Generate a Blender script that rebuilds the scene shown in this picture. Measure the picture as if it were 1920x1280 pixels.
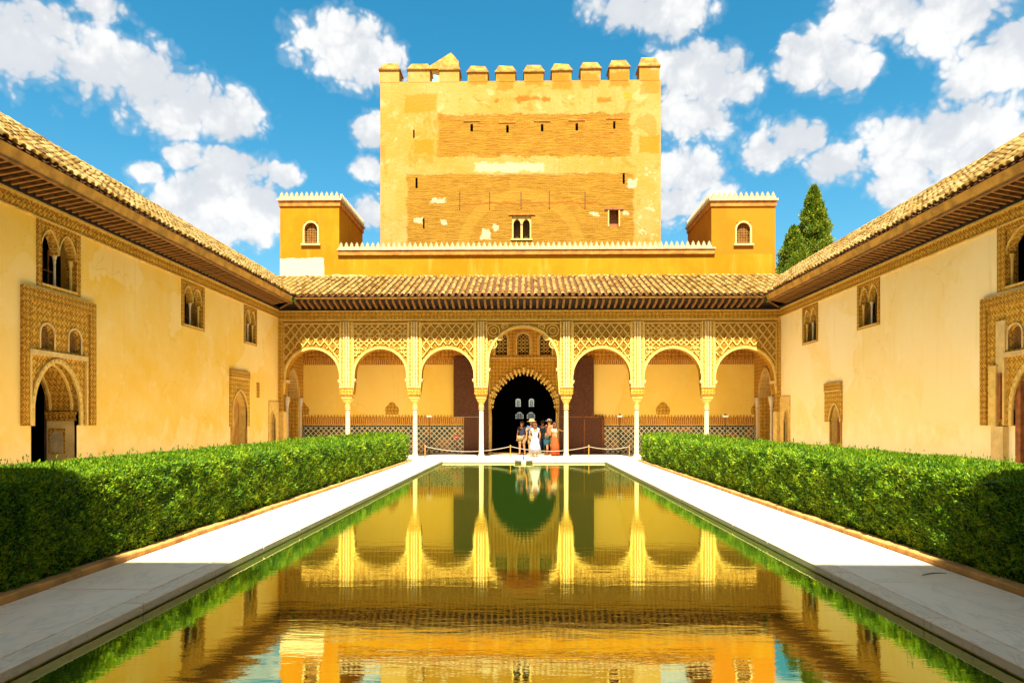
import bpy, bmesh, math, random
import numpy as np
from mathutils import Vector, Matrix, Euler
random.seed(7); rng = np.random.default_rng(7)
R = math.radians
scene = bpy.context.scene
for o in list(bpy.data.objects): bpy.data.objects.remove(o)
COL = scene.collection

# ------------------------------------------------------------------ camera
FPX, EYE, YAW, HOR = 1340.0, 1.7, R(1.026), 790.0
cd = bpy.data.cameras.new('camera'); cam = bpy.data.objects.new('camera', cd); COL.objects.link(cam)
cam.location = (0, 0, EYE); cam.rotation_euler = (R(90), 0, YAW)
cd.sensor_width = 36; cd.lens = 36*FPX/1920; cd.shift_y = 150/1920; cd.clip_end = 4000; cd.clip_start = .05
scene.camera = cam

# ------------------------------------------------------------------ light
SUN_EL = R(60)
EXPO = 2.15
SKY_STRENGTH = .05
sd = bpy.data.lights.new('sun', 'SUN'); sun = bpy.data.objects.new('sun', sd); COL.objects.link(sun)
sd.energy = 4.2; sd.angle = R(.6); sd.color = (1, .95, .86)
sun.rotation_euler = (R(90)-SUN_EL, 0, 0)          # shines towards +Y and down: the sun stands behind the camera
sun.location = (0, -20, 40)
vs = scene.view_settings
vs.view_transform = 'Standard'; vs.look = 'None'; vs.gamma = 1; vs.use_curve_mapping = False; vs.exposure = EXPO
cy = scene.cycles; cy.max_bounces = 8; cy.diffuse_bounces = 4; cy.glossy_bounces = 3; cy.transmission_bounces = 2; cy.caustics_reflective = False; cy.caustics_refractive = False
scene.display_settings.display_device = 'sRGB'

# measured photo pixel -> point on a wall plane at a known place
_s, _c = math.sin(YAW), math.cos(YAW)
def FX(px, Y): u = (px-960)/FPX; return Y/(_c+u*_s)*(-_s+u*_c)
def FZ(px, py, Y): u = (px-960)/FPX; return EYE + Y/(_c+u*_s)*(HOR-py)/FPX
def SY(px, X): u = (px-960)/FPX; return X/(-_s+u*_c)*(_c+u*_s)
def SZ(px, py, X): u = (px-960)/FPX; return EYE + X/(-_s+u*_c)*(HOR-py)/FPX
def DIR(px, py):
    u = (px-960)/FPX; v = (HOR-py)/FPX
    return Vector((-_s+u*_c, _c+u*_s, v)).normalized()

# ------------------------------------------------------------------ world: Nishita sky with cumulus
class NT:
    def __init__(s, tree): s.t = tree; s.n = tree.nodes; s.l = tree.links
    def new(s, typ, **kw):
        n = s.n.new(typ)
        for k, v in kw.items(): setattr(n, k, v)
        return n
    def set(s, sock, v):
        if isinstance(v, bpy.types.NodeSocket): s.l.new(v, sock)
        else: sock.default_value = v
    def math(s, op, a, b=0.0, c=None, clamp=False):
        n = s.new('ShaderNodeMath', operation=op, use_clamp=clamp); s.set(n.inputs[0], a); s.set(n.inputs[1], b)
        if c is not None: s.set(n.inputs[2], c)
        return n.outputs[0]
    def vmath(s, op, a, b=(0,0,0)):
        n = s.new('ShaderNodeVectorMath', operation=op); s.set(n.inputs[0], a); s.set(n.inputs[1], b)
        return n.outputs['Value'] if op in ('DISTANCE','LENGTH','DOT_PRODUCT') else n.outputs[0]
    def noise(s, vec, scale, detail=3, rough=.55, dist=0, out='Fac'):
        n = s.new('ShaderNodeTexNoise'); s.set(n.inputs['Vector'], vec); s.set(n.inputs['Scale'], scale)
        s.set(n.inputs['Detail'], detail); s.set(n.inputs['Roughness'], rough); s.set(n.inputs['Distortion'], dist)
        return n.outputs[out]
    def voro(s, vec, scale, feature='F1', out='Distance', rand=1.0):
        n = s.new('ShaderNodeTexVoronoi', feature=feature); s.set(n.inputs['Vector'], vec); s.set(n.inputs['Scale'], scale)
        s.set(n.inputs['Randomness'], rand); return n.outputs[out]
    def rng(s, v, a, b, c=0.0, d=1.0, smooth=True):
        n = s.new('ShaderNodeMapRange', interpolation_type='SMOOTHSTEP' if smooth else 'LINEAR')
        s.set(n.inputs[0], v); s.set(n.inputs[1], a); s.set(n.inputs[2], b); s.set(n.inputs[3], c); s.set(n.inputs[4], d)
        return n.outputs[0]
    def mix(s, f, a, b, blend='MIX'):
        n = s.new('ShaderNodeMix', data_type='RGBA', blend_type=blend); s.set(n.inputs[0], f)
        for k, v in ((6, a), (7, b)): s.set(n.inputs[k], (*v, 1) if isinstance(v, tuple) and len(v) == 3 else v)
        return n.outputs[2]
    def mapping(s, vec, scale=(1,1,1), rot=(0,0,0), loc=(0,0,0)):
        n = s.new('ShaderNodeMapping'); s.set(n.inputs[0], vec); n.inputs['Scale'].default_value = scale
        n.inputs['Rotation'].default_value = rot; n.inputs['Location'].default_value = loc; return n.outputs[0]
    def ramp(s, f, stops):
        n = s.new('ShaderNodeValToRGB'); s.set(n.inputs[0], f); e = n.color_ramp.elements
        while len(e) < len(stops): e.new(.5)
        for q, (p, c) in zip(e, stops): q.position = p; q.color = (*c, 1)
        return n.outputs[0]
    def sep(s, vec):
        n = s.new('ShaderNodeSeparateXYZ'); s.set(n.inputs[0], vec); return n.outputs
    def bump(s, h, strength=.5, dist=.02, normal=None):
        n = s.new('ShaderNodeBump'); s.set(n.inputs['Height'], h); n.inputs['Strength'].default_value = strength
        n.inputs['Distance'].default_value = dist
        if normal: s.set(n.inputs['Normal'], normal)
        return n.outputs[0]

def build_world():
    w = bpy.data.worlds.new('World'); scene.world = w; w.use_nodes = True; w.cycles.sampling_method = 'MANUAL'; w.cycles.sample_map_resolution = 256
    g = NT(w.node_tree); g.n.clear()
    out = g.new('ShaderNodeOutputWorld'); bg = g.new('ShaderNodeBackground'); bg.inputs[1].default_value = SKY_STRENGTH
    g.l.new(bg.outputs[0], out.inputs[0])
    sky = g.new('ShaderNodeTexSky', sky_type='NISHITA', sun_disc=False)
    sky.sun_elevation = SUN_EL; sky.sun_rotation = math.pi
    sky.air_density = 1.0; sky.dust_density = 1.4; sky.ozone_density = 1.6
    hs = g.new('ShaderNodeHueSaturation'); hs.inputs['Hue'].default_value = .474; hs.inputs['Saturation'].default_value = 1.45
    hs.inputs['Value'].default_value = .88
    g.l.new(sky.outputs[0], hs.inputs['Color'])
    tc = g.new('ShaderNodeTexCoord'); d = tc.outputs['Generated']
    d = g.vmath('NORMALIZE', d)
    warp = g.noise(d, 9, 3, .6, out='Color')
    warp = g.vmath('MULTIPLY', g.vmath('SUBTRACT', warp, (.5,.5,.5)), (.045,.045,.045))
    dw = g.vmath('ADD', d, warp)
    ds = g.vmath('MULTIPLY', dw, (1, 1, 1.45))
    blobs = [(50,95,115),(160,125,120),(255,150,95),(180,15,50),(335,205,100),(425,222,80),(95,40,50),
             (335,285,55),(270,318,45),(430,320,85),(385,385,125),(470,400,90),(530,330,35),
             (640,90,95),(700,125,72),(590,85,45),(695,250,48),(690,310,40),
             (1150,12,75),(1260,14,90),(1310,150,95),(1300,225,85),(1295,330,90),(1390,165,60),(1270,390,60),
             (1480,262,70),(1420,285,62),(1530,110,72),(1605,138,58),(1485,82,30),
             (1650,20,80),(1780,25,110),(1885,110,95),(1820,150,55),(1590,45,40),
             (1700,270,95),(1800,260,120),(1890,290,100),(1570,315,70),(1690,345,70),(690,400,60),(1350,380,50)]
    field = None
    for px, py, r in blobs:
        c = DIR(px, py); c = (c.x, c.y, c.z*1.45)
        k = r/FPX*1.24
        v = g.rng(g.vmath('DISTANCE', ds, c), 0.0, k, 1.0, 0.0, smooth=False)
        field = v if field is None else g.math('MAXIMUM', field, v)
    # elsewhere the same kind of broken cumulus goes on
    y = g.sep(d)[1]
    away = g.rng(y, .55, .72, 1.0, 0.0)
    gen = g.rng(g.noise(g.vmath('MULTIPLY', dw, (1,1,1.7)), 4.2, 3, .5), .50, .72, 0, .8)
    field = g.math('MAXIMUM', field, g.math('MULTIPLY', gen, away))
    def puff(v):
        n = g.new('ShaderNodeTexVoronoi', feature='F1'); g.set(n.inputs['Vector'], v); n.inputs['Scale'].default_value = 26
        n.inputs['Detail'].default_value = 2; n.inputs['Roughness'].default_value = .62; n.inputs['Lacunarity'].default_value = 2.3
        return g.math('SUBTRACT', .55, n.outputs['Distance'])
    wv = g.vmath('ADD', d, g.vmath('MULTIPLY', g.vmath('SUBTRACT', g.noise(d, 30, 1, .6, out='Color'), (.5,.5,.5)), (.022,.022,.022)))
    det = g.noise(d, 9, 6, .58); pf = puff(wv)
    gate = g.rng(field, 0, .22)
    nz = g.math('ADD', g.math('MULTIPLY', g.math('SUBTRACT', det, .5), .85), g.math('MULTIPLY', pf, .42))
    f = g.math('ADD', g.math('SUBTRACT', field, g.math('MULTIPLY', g.math('SUBTRACT', 1.0, gate), .15)), g.math('MULTIPLY', nz, gate))
    mask = g.rng(f, .08, .34)
    wisp = g.math('MULTIPLY', g.rng(f, -.04, .16), .16)
    mask = g.math('MAXIMUM', mask, wisp)
    dif = g.math('ADD', g.math('MULTIPLY', g.math('SUBTRACT', pf, .12), .30), g.math('MULTIPLY', g.math('SUBTRACT', det, g.noise(g.vmath('ADD', d, (0, 0, .05)), 9, 3, .58)), 1.5))
    shade = g.rng(dif, -.34, .06)
    thick = g.rng(f, .3, .9)
    sh = g.math('ADD', g.math('MULTIPLY', shade, .8), g.math('MULTIPLY', thick, .2))
    K = .92/(SKY_STRENGTH*2**EXPO)
    ccol = g.mix(sh, (K*.84, K*.87, K*.91), (K*1.2, K*1.18, K*1.15))
    col = g.mix(g.math('MULTIPLY', mask, .95), hs.outputs[0], ccol)
    g.l.new(col, bg.inputs[0])
build_world()

# ------------------------------------------------------------------ materials
def new_mat(name):
    m = bpy.data.materials.new(name); m.use_nodes = True
    g = NT(m.node_tree); b = g.n['Principled BSDF']; tc = g.new('ShaderNodeTexCoord')
    return m, g, b, tc.outputs['Object']
def simple(name, col, rough=.7, metal=0, var=.18, scale=6, bump=.0, spec=.3):
    m, g, b, v = new_mat(name)
    n = g.noise(v, scale, 4)
    lo = tuple(c*(1-var) for c in col); hi = tuple(min(1, c*(1+var)) for c in col)
    g.set(b.inputs['Base Color'], g.mix(g.rng(n, .3, .7), lo, hi))
    b.inputs['Roughness'].default_value = rough; b.inputs['Metallic'].default_value = metal
    b.inputs['Specular IOR Level'].default_value = spec
    if bump: g.set(b.inputs['Normal'], g.bump(g.noise(v, scale*6, 4), bump, .01))
    return m
def plaster(name, c1, c2, c3, big=.35, bump=.25, rough=.85):
    m, g, b, v = new_mat(name)
    n1 = g.noise(v, big, 5, .6, .4); n2 = g.noise(v, big*5, 5, .65); n3 = g.noise(g.mapping(v, (3,3,.5)), 1.2, 4, .6)
    col = g.mix(g.rng(n1, .36, .66), c1, c2)
    col = g.mix(g.math('MULTIPLY', g.rng(n2, .52, .78), .7), col, c3)
    col = g.mix(g.math('MULTIPLY', g.rng(n3, .5, .8), .35), col, c2)
    pt = g.new('ShaderNodeTexVoronoi'); g.set(pt.inputs['Vector'], g.vmath('ADD', v, g.vmath('MULTIPLY', g.noise(v, 1.5, 4, .6, out='Color'), (.8,.8,.8)))); pt.inputs['Scale'].default_value = .42
    col = g.mix(g.rng(g.sep(pt.outputs['Color'])[0], .55, .95, 0, .5), col, c3)
    col = g.mix(g.rng(g.sep(pt.outputs['Color'])[1], .75, 1.0, 0, .45), col, c2)
    # rising damp, rain streaks and hairline cracks
    z = g.sep(v)[2]
    damp = g.rng(g.math('SUBTRACT', z, g.math('MULTIPLY', n2, 2.6)), -.6, .5, 1, 0)
    col = g.mix(g.math('MULTIPLY', damp, .55), col, tuple(min(.9, q*1.04+.03) for q in c3))
    strk = g.rng(g.noise(g.mapping(v, (5,5,.22)), 1.0, 4, .65), .58, .74)
    col = g.mix(g.math('MULTIPLY', strk, .30), col, tuple(q*.72 for q in c2))
    ck = g.rng(g.voro(g.vmath('ADD', v, g.vmath('MULTIPLY', g.noise(v, 2.5, 3, out='Color'), (.5,.5,.5))), .42, 'DISTANCE_TO_EDGE'), .002, .007, 1, 0)
    col = g.mix(g.math('MULTIPLY', g.math('MULTIPLY', ck, g.rng(n1, .45, .6)), .25), col, tuple(q*.5 for q in c2))
    g.set(b.inputs['Base Color'], col); b.inputs['Roughness'].default_value = rough
    b.inputs['Specular IOR Level'].default_value = .15
    h = g.math('ADD', g.noise(v, 2.2, 4), g.math('MULTIPLY', g.noise(v, 30, 4, .7), .35))
    g.set(b.inputs['Normal'], g.bump(h, bump, .03))
    return m
def carved(name, c1, c2, scale=9, bump=1.0, dist=.03, contrast=1.0, line=None):
    """arabesque stucco: interlaced tendrils cut in the surface, hollow shade and old pigment put into the colour"""
    m, g, b, v = new_mat(name)
    x, y, z = g.sep(g.vmath('ADD', v, g.vmath('MULTIPLY', g.vmath('SUBTRACT', g.noise(v, scale*.6, 2, out='Color'), (.5,.5,.5)), (.6/scale,)*3)))
    u = g.math('ADD', x, y); k = 6.2832*scale/2
    def cs(t, q): return g.math('COSINE', g.math('MULTIPLY', t, q))
    pa = g.math('ADD', cs(u, k), cs(z, k)); pb = g.math('ADD', cs(g.math('ADD', u, z), k*1.5), cs(g.math('SUBTRACT', u, z), k*1.5))
    nn = g.noise(v, scale*1.3, 3, .6)
    h = g.rng(g.math('ADD', g.math('ADD', g.math('MULTIPLY', pa, .35), g.math('MULTIPLY', pb, .35)), g.math('MULTIPLY', g.math('SUBTRACT', nn, .5), 3.4)), -.8, .8)
    n1 = g.noise(v, .8, 4, .6)
    f = g.math('ADD', g.math('MULTIPLY', g.math('SUBTRACT', h, .5), contrast), g.math('ADD', .5, g.math('MULTIPLY', g.math('SUBTRACT', n1, .5), .8)), clamp=True)
    g.set(b.inputs['Base Color'], g.mix(f, c2, c1)); b.inputs['Roughness'].default_value = .9  # darker tone follows the hollows: carving shade painted into the colour
    b.inputs['Specular IOR Level'].default_value = .1
    g.set(b.inputs['Normal'], g.bump(h, bump, dist))
    return m

M = {}
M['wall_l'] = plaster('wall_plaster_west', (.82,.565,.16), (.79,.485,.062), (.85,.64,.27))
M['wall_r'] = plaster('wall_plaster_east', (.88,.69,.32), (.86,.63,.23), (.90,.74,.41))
M['inner'] = plaster('gallery_plaster', (.84,.60,.13), (.82,.55,.085), (.86,.65,.21), big=.5)
M['carved'] = carved('carved_stucco', (.66,.375,.050), (.36,.165,.013), 11, 1, .03)
M['carved_l'] = carved('carved_stucco_fine', (.60,.33,.042), (.30,.13,.010), 14, 1, .022)
M['carved_dark'] = carved('carved_stucco_ground', (.40,.195,.018), (.30,.13,.010), 14, .6, .015)
M['carved_red'] = carved('painted_stucco', (.58,.29,.035), (.27,.09,.008), 10, .8, .02)
M['stucco'] = simple('stucco_moulding', (.64,.42,.095), .85, var=.14, scale=5, bump=.3)
M['stucco_pale'] = simple('stucco_pale', (.60,.42,.15), .85, var=.14, scale=4, bump=.3)
M['turret'] = plaster('turret_render', (.39,.140,.0022), (.365,.123,.0015), (.405,.16,.005), big=.5)
M['merlon_white'] = simple('crest_whitewash', (.44,.33,.165), .9, var=.2, scale=5, bump=.4)
M['cornice'] = simple('brick_cornice', (.40,.15,.02), .9, var=.3, scale=3, bump=.6)
M['rafter'] = simple('rafter_wood', (.22,.098,.018), .75, var=.35, scale=5, bump=.4)
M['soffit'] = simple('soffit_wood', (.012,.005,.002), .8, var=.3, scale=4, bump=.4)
M['fascia'] = simple('eave_board', (.44,.225,.032), .8, var=.3, scale=3, bump=.5)
M['dark_wood'] = simple('dark_cedar', (.095,.030,.008), .6, var=.4, scale=14, bump=.6)
M['brown_wood'] = simple('worn_brown_wood', (.26,.085,.018), .7, var=.3, scale=6, bump=.5)
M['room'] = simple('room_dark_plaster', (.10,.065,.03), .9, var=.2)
M['brass'] = simple('brass', (.55,.28,.05), .4, .6)
M['rope'] = simple('rope_white', (.36,.30,.20), .85, var=.15, scale=40)
M['black'] = simple('black_metal', (.012,.012,.012), .5)
M['white_paint'] = simple('white_paint', (.80,.78,.70), .5, var=.04)
M['red'] = simple('red_sign', (.55,.03,.01), .5)
M['near_black'] = simple('near_black_backing', (.02,.012,.006), .95)
M['kerb'] = simple('brick_kerb', (.42,.21,.05), .9, var=.3, scale=4, bump=.5)
M['lattice'] = simple('plaster_tracery', (.30,.13,.018), .85)
M['near_black'] = simple('near_black_backing', (.02,.012,.006), .95)  # near-black colour: painted shade behind window tracery, dark mortar under slabs
M['brick_cap'] = simple('weathered_brick_cap', (.27,.135,.020), .95, var=.45, scale=2.2, bump=1.0)
M['iron'] = simple('iron_tie', (.10,.04,.012), .7, .3)

def marble(name, base, vein, sc=1.0):
    m, g, b, v = new_mat(name)
    oi = g.new('ShaderNodeObjectInfo')
    off = g.math('MULTIPLY', oi.outputs['Random'], 13.0)
    vv = g.vmath('ADD', v, off)
    n = g.noise(g.mapping(vv, (1.0,.35,1)), 2.0*sc, 6, .62, 1.2)
    veins = g.rng(g.math('ABSOLUTE', g.math('SUBTRACT', n, .5)), 0, .035, 1, 0)
    c = g.mix(g.math('MULTIPLY', veins, .35), base, vein)
    c = g.mix(g.math('MULTIPLY', g.rng(g.noise(vv, .9, 5, .6), .45, .8), .4), c, tuple(x*.75 for x in base))
    c = g.mix(g.math('MULTIPLY', oi.outputs['Random'], .22), c, vein)
    g.set(b.inputs['Base Color'], c)
    g.set(b.inputs['Roughness'], g.rng(g.noise(v, 3, 4), .3, .7, .42, .62))
    b.inputs['Specular IOR Level'].default_value = .35
    g.set(b.inputs['Normal'], g.bump(g.noise(v, 9, 5), .12, .01))
    return m
M['marble'] = marble('marble_slab', (.92,.73,.49), (.58,.43,.25))
M['marble_col'] = marble('marble_column', (.56,.46,.28), (.46,.30,.11), 2)
M['coping'] = marble('marble_coping', (.84,.66,.43), (.36,.24,.11), 3)
M['stone_floor'] = marble('court_paving', (.78,.64,.44), (.60,.44,.26))

def tile_mat(name, c1, c2, c3):
    m, g, b, v = new_mat(name)
    oi = g.new('ShaderNodeObjectInfo'); ge = g.new('ShaderNodeNewGeometry')
    r = g.math('FRACT', g.math('ADD', oi.outputs['Random'], ge.outputs['Random Per Island']))
    p = ge.outputs['Position']
    n = g.noise(p, 7, 4, .6); n2 = g.noise(p, .5, 3)
    c = g.ramp(r, [(0, c2), (.35, c1), (.7, c3), (1, tuple(x*1.1 for x in c1))])
    c = g.mix(g.math('MULTIPLY', g.rng(n, .5, .75), .55), c, c2)
    c = g.mix(g.math('MULTIPLY', g.rng(n2, .45, .7), .25), c, c3)
    g.set(b.inputs['Base Color'], c); b.inputs['Roughness'].default_value = .85; b.inputs['Specular IOR Level'].default_value = .2
    g.set(b.inputs['Normal'], g.bump(g.noise(p, 30, 4), .4, .01))
    return m
M['tile'] = tile_mat('clay_roof_tile', (.245,.135,.020), (.12,.054,.006), (.34,.215,.062))
M['tile_side'] = tile_mat('clay_roof_tile_sun_pale', (.31,.175,.026), (.13,.06,.007), (.50,.35,.13))  # whitish sun highlights of the side roofs put into the tile colours
M['pan'] = simple('clay_pan_tile', (.085,.03,.005), .9, var=.35, scale=5)

def leaf_mat(name, dark, mid, bright, yellow, trans=.5, wt=.75):
    m, g, b, v = new_mat(name)
    ge = g.new('ShaderNodeNewGeometry')
    n = g.noise(v, 1.6, 4, .6)
    r = g.math('ADD', g.math('MULTIPLY', ge.outputs['Random Per Island'], wt), g.math('MULTIPLY', g.math('SUBTRACT', n, .5), 1.1), clamp=True)
    c = g.ramp(r, [(0, dark), (.3, mid), (.65, bright), (1, yellow)])
    c = g.mix(g.math('MULTIPLY', g.rng(g.noise(v, 2.6, 4, .7), .60, .72), .55), c, (.20,.11,.012))
    g.set(b.inputs['Base Color'], c); b.inputs['Roughness'].default_value = .55; b.inputs['Specular IOR Level'].default_value = .25
    tr = g.new('ShaderNodeBsdfTranslucent'); g.set(tr.inputs[0], c)
    mx = g.new('ShaderNodeMixShader'); mx.inputs[0].default_value = trans
    g.l.new(b.outputs[0], mx.inputs[1]); g.l.new(tr.outputs[0], mx.inputs[2])
    g.l.new(mx.outputs[0], g.n['Material Output'].inputs[0])
    return m
M['leaf'] = leaf_mat('myrtle_leaf', (.02,.085,.003), (.09,.22,.005), (.28,.42,.008), (.55,.56,.016))
M['leaf_core'] = simple('myrtle_inner_twigs', (.010,.028,.005), .9, var=.5, scale=14)
M['cypress'] = leaf_mat('cypress_leaf', (.04,.10,.004), (.14,.20,.006), (.34,.36,.010), (.58,.50,.015), .3, .5)
M['bark'] = simple('bark', (.10,.05,.02), .9, var=.4, scale=8, bump=.8)

def water_mat():
    m, g, b, v = new_mat('pool_water')
    far = g.rng(g.sep(v)[1], 4, 20)
    w1 = g.noise(g.mapping(v, (.55,2.2,1)), 2.4, 3, .5, .4)
    w2 = g.noise(g.mapping(v, (1,2.6,1)), 9, 3, .55)
    w3 = g.noise(g.mapping(v, (.25,.6,1)), .8, 2, .5)
    h = g.math('ADD', g.math('MULTIPLY', w1, .55), g.math('ADD', g.math('MULTIPLY', w2, .14), g.math('MULTIPLY', w3, .25)))
    h = g.math('MULTIPLY', h, g.rng(g.sep(v)[1], 2.5, 12, 1.15, .9))
    nrm = g.bump(h, .085, .026)
    b.inputs['Base Color'].default_value = (.020,.045,.004,1)
    b.inputs['Roughness'].default_value = .015
    b.inputs['IOR'].default_value = 11.0
    b.inputs['Specular Tint'].default_value = (.94,1,.52,1)
    g.set(b.inputs['Normal'], nrm)
    return m
M['water'] = water_mat()

def dado_mat():
    m, g, b, v = new_mat('glazed_tile_mosaic')
    x, y, z = g.sep(v)
    u = g.math('ADD', x, y)
    P = .27
    def tri(t): return g.math('PINGPONG', t, .5)
    a = g.math('DIVIDE', u, P); c = g.math('DIVIDE', z, P)
    da = tri(a); dc = tri(c)                                     # 0 .. .5
    d1 = g.math('ABSOLUTE', g.math('SUBTRACT', g.math('ADD', da, dc), .5))
    d2 = g.math('ABSOLUTE', g.math('SUBTRACT', da, dc))
    dia = g.math('MAXIMUM', da, dc); dib = g.math('MINIMUM', da, dc)
    band = g.rng(d1, .07, .11, 1, 0)
    cell = g.voro(g.mapping(v, (1/P*.999,1/P*.999,1/P*.999)), 1.0, 'F1', 'Color', 0)
    r = g.noise(v, 1.7, 2)
    tile = g.ramp(r, [(0, (.012,.02,.012)), (.42, (.015,.03,.02)), (.52, (.015,.07,.045)), (.6, (.30,.13,.015)), (.68, (.02,.03,.02)), (1, (.01,.02,.06))])
    n = g.new('ShaderNodeTexNoise')
    col = g.mix(band, tile, (.74,.62,.36))
    g.set(b.inputs['Base Color'], col); b.inputs['Roughness'].default_value = .3
    g.set(b.inputs['Normal'], g.bump(band, .25, .01))
    return m
M['dado'] = dado_mat()
def band_mat(name, c1, c2, per, c3):
    """inscription / crest band: upright strokes in a row"""
    m, g, b, v = new_mat(name)
    x, y, z = g.sep(v); u = g.math('ADD', x, y)
    vv = g.vmath('ADD', v, g.vmath('MULTIPLY', g.noise(v, 9, 2, out='Color'), (.06,.06,.03)))
    n = g.noise(g.mapping(vv, (1/per*.5,1/per*.5,3)), 1.0, 3, .7, 1.5)
    s = g.math('SINE', g.math('MULTIPLY', g.math('ADD', u, g.math('MULTIPLY', n, .12)), 6.283/per))
    f = g.rng(g.math('ADD', s, g.math('MULTIPLY', g.math('SUBTRACT', n, .5), 2.0)), -.2, .5)
    col = g.mix(f, c2, c1); col = g.mix(g.math('MULTIPLY', g.rng(g.noise(v, 1, 3), .45, .7), .5), col, c3)
    g.set(b.inputs['Base Color'], col); b.inputs['Roughness'].default_value = .9
    g.set(b.inputs['Normal'], g.bump(f, .8, .02))
    return m
M['inscription'] = band_mat('inscription_band', (.68,.36,.06), (.30,.11,.012), .11, (.6,.3,.05))

TOWER_Y = 43.0
def tower_mat():
    m, g, b, v = new_mat('tower_masonry')
    x, y, z = g.sep(v)
    wn = g.noise(v, 1.1, 5, .65); wn2 = g.noise(v, 4.5, 4, .6)
    w = g.math('ADD', g.math('MULTIPLY', g.math('SUBTRACT', wn, .5), .9), g.math('MULTIPLY', g.math('SUBTRACT', wn2, .5), .35))
    def rect(px0, py0, px1, py1, rag=1.0, soft=.09):
        x0, x1 = FX(px0, TOWER_Y), FX(px1, TOWER_Y); z1, z0 = FZ(960, py0, TOWER_Y), FZ(960, py1, TOWER_Y)
        dx = g.math('SUBTRACT', (x1-x0)/2, g.math('ABSOLUTE', g.math('SUBTRACT', x, (x0+x1)/2)))
        dz = g.math('SUBTRACT', (z1-z0)/2, g.math('ABSOLUTE', g.math('SUBTRACT', z, (z0+z1)/2)))
        d = g.math('ADD', g.math('MINIMUM', dx, dz), g.math('MULTIPLY', w, rag))
        return g.rng(d, -soft, soft)
    n1 = g.noise(v, .28, 5, .6, .5); n2 = g.noise(v, 1.8, 5, .65)
    pl = g.mix(g.rng(n1, .36, .64), (.37,.228,.058), (.345,.188,.028))
    pl = g.mix(g.math('MULTIPLY', g.rng(n2, .5, .75), .7), pl, (.39,.255,.085))
    blot = g.rng(g.noise(v, .75, 6, .68, .8), .565, .61)
    pl = g.mix(g.math('MULTIPLY', blot, .55), pl, (.30,.135,.010))
    blot2 = g.rng(g.noise(g.vmath('ADD', v, (7,3,5)), .6, 6, .7, .6), .585, .63)
    pl = g.mix(g.math('MULTIPLY', blot2, .5), pl, (.44,.31,.13))
    strk = g.rng(g.noise(g.mapping(v, (3.5,3.5,.18)), 1.0, 4, .65), .56, .72)
    pl = g.mix(g.math('MULTIPLY', strk, .35), pl, (.27,.13,.014))
    st = g.noise(g.mapping(v, (.55,.55,9)), 1.6, 5, .7)
    st2 = g.noise(g.mapping(v, (1.6,1.6,20)), 1.0, 3, .6)
    br = g.mix(g.rng(st, .34, .66), (.27,.122,.009), (.35,.182,.018))
    br = g.mix(g.math('MULTIPLY', g.rng(st2, .55, .72), .8), br, (.215,.082,.006))
    bt = g.new('ShaderNodeTexBrick'); sw = g.new('ShaderNodeCombineXYZ'); g.l.new(x, sw.inputs[0]); g.l.new(z, sw.inputs[1])
    g.l.new(sw.outputs[0], bt.inputs['Vector']); bt.inputs['Scale'].default_value = 1
    bt.inputs['Brick Width'].default_value = .30; bt.inputs['Row Height'].default_value = .105; bt.inputs['Mortar Size'].default_value = .022
    bt.inputs['Color1'].default_value = (1,1,1,1); bt.inputs['Color2'].default_value = (.75,.75,.75,1); bt.inputs['Mortar'].default_value = (.68,.64,.6,1)
    br = g.mix(.7, br, bt.outputs[0], 'MULTIPLY')
    br = g.mix(g.math('MULTIPLY', g.rng(n2, .48, .7), .45), br, (.355,.18,.017))
    mb = g.math('MAXIMUM', rect(822,215,1182,295,.95), rect(764,327,1188,470,.6))
    col = g.mix(mb, pl, br)
    def patch(col, r, c, k=1.0): return g.mix(g.math('MULTIPLY', r, k), col, c)
    och = (.355,.145,.006)
    col = patch(col, rect(758,176,818,210,.5), och, .75)
    col = patch(col, rect(776,262,812,288,.9), och, .85); col = patch(col, rect(1198,256,1236,288,.5), och, .85)
    col = patch(col, rect(928,182,1034,191,1.2), (.25,.10,.008)); col = patch(col, rect(1120,184,1146,194,.6), (.28,.115,.008))
    for mx in (895, 948, 1001, 1053, 1107, 1161): col = patch(col, rect(mx-17,138,mx+17,158+(mx % 5)*4,.9), (.29,.125,.008), .8)
    col = patch(col, rect(1200,132,1236,180,1.2), (.31,.14,.012), .7)
    col = patch(col, rect(1170,176,1184,188,.5), (.5,.2,.015), .9)
    col = patch(col, rect(890,305,1020,322,1.1), (.50,.38,.19), .85)
    for q in ((905,430,917,446),(927,422,937,432),(775,408,790,416),(828,412,838,420),(1104,398,1122,404),(1180,338,1194,352),(812,372,832,378),(1168,398,1178,404)):
        col = patch(col, rect(*q, 1.0, .05), (.48,.37,.19), .9)
    speck = g.rng(g.noise(v, 3.2, 5, .7), .56, .66)
    col = patch(col, g.math('MULTIPLY', rect(1196,305,1240,470,.4), speck), (.48,.37,.18), .8)
    # the trace of a relieving arch in the brickwork
    cx, cz = FX(977, TOWER_Y), FZ(977, 475, TOWER_Y)
    rr = g.math('SQRT', g.math('ADD', g.math('POWER', g.math('SUBTRACT', x, cx), 2), g.math('POWER', g.math('SUBTRACT', z, cz), 2)))
    ring = g.rng(g.math('ABSOLUTE', g.math('SUBTRACT', rr, 3.55)), .26, .38, 1, 0)
    col = patch(col, ring, (.36,.188,.02), .4)
    crack = g.rng(g.math('ABSOLUTE', g.math('SUBTRACT', g.math('ADD', z, g.math('MULTIPLY', w, .5)), FZ(960, 381, TOWER_Y))), .03, .07, 1, 0)
    col = patch(col, g.math('MULTIPLY', crack, rect(868,360,1120,400,.2)), (.26,.08,.008), .9)
    g.set(b.inputs['Base Color'], col); b.inputs['Roughness'].default_value = .92; b.inputs['Specular IOR Level'].default_value = .1
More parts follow.
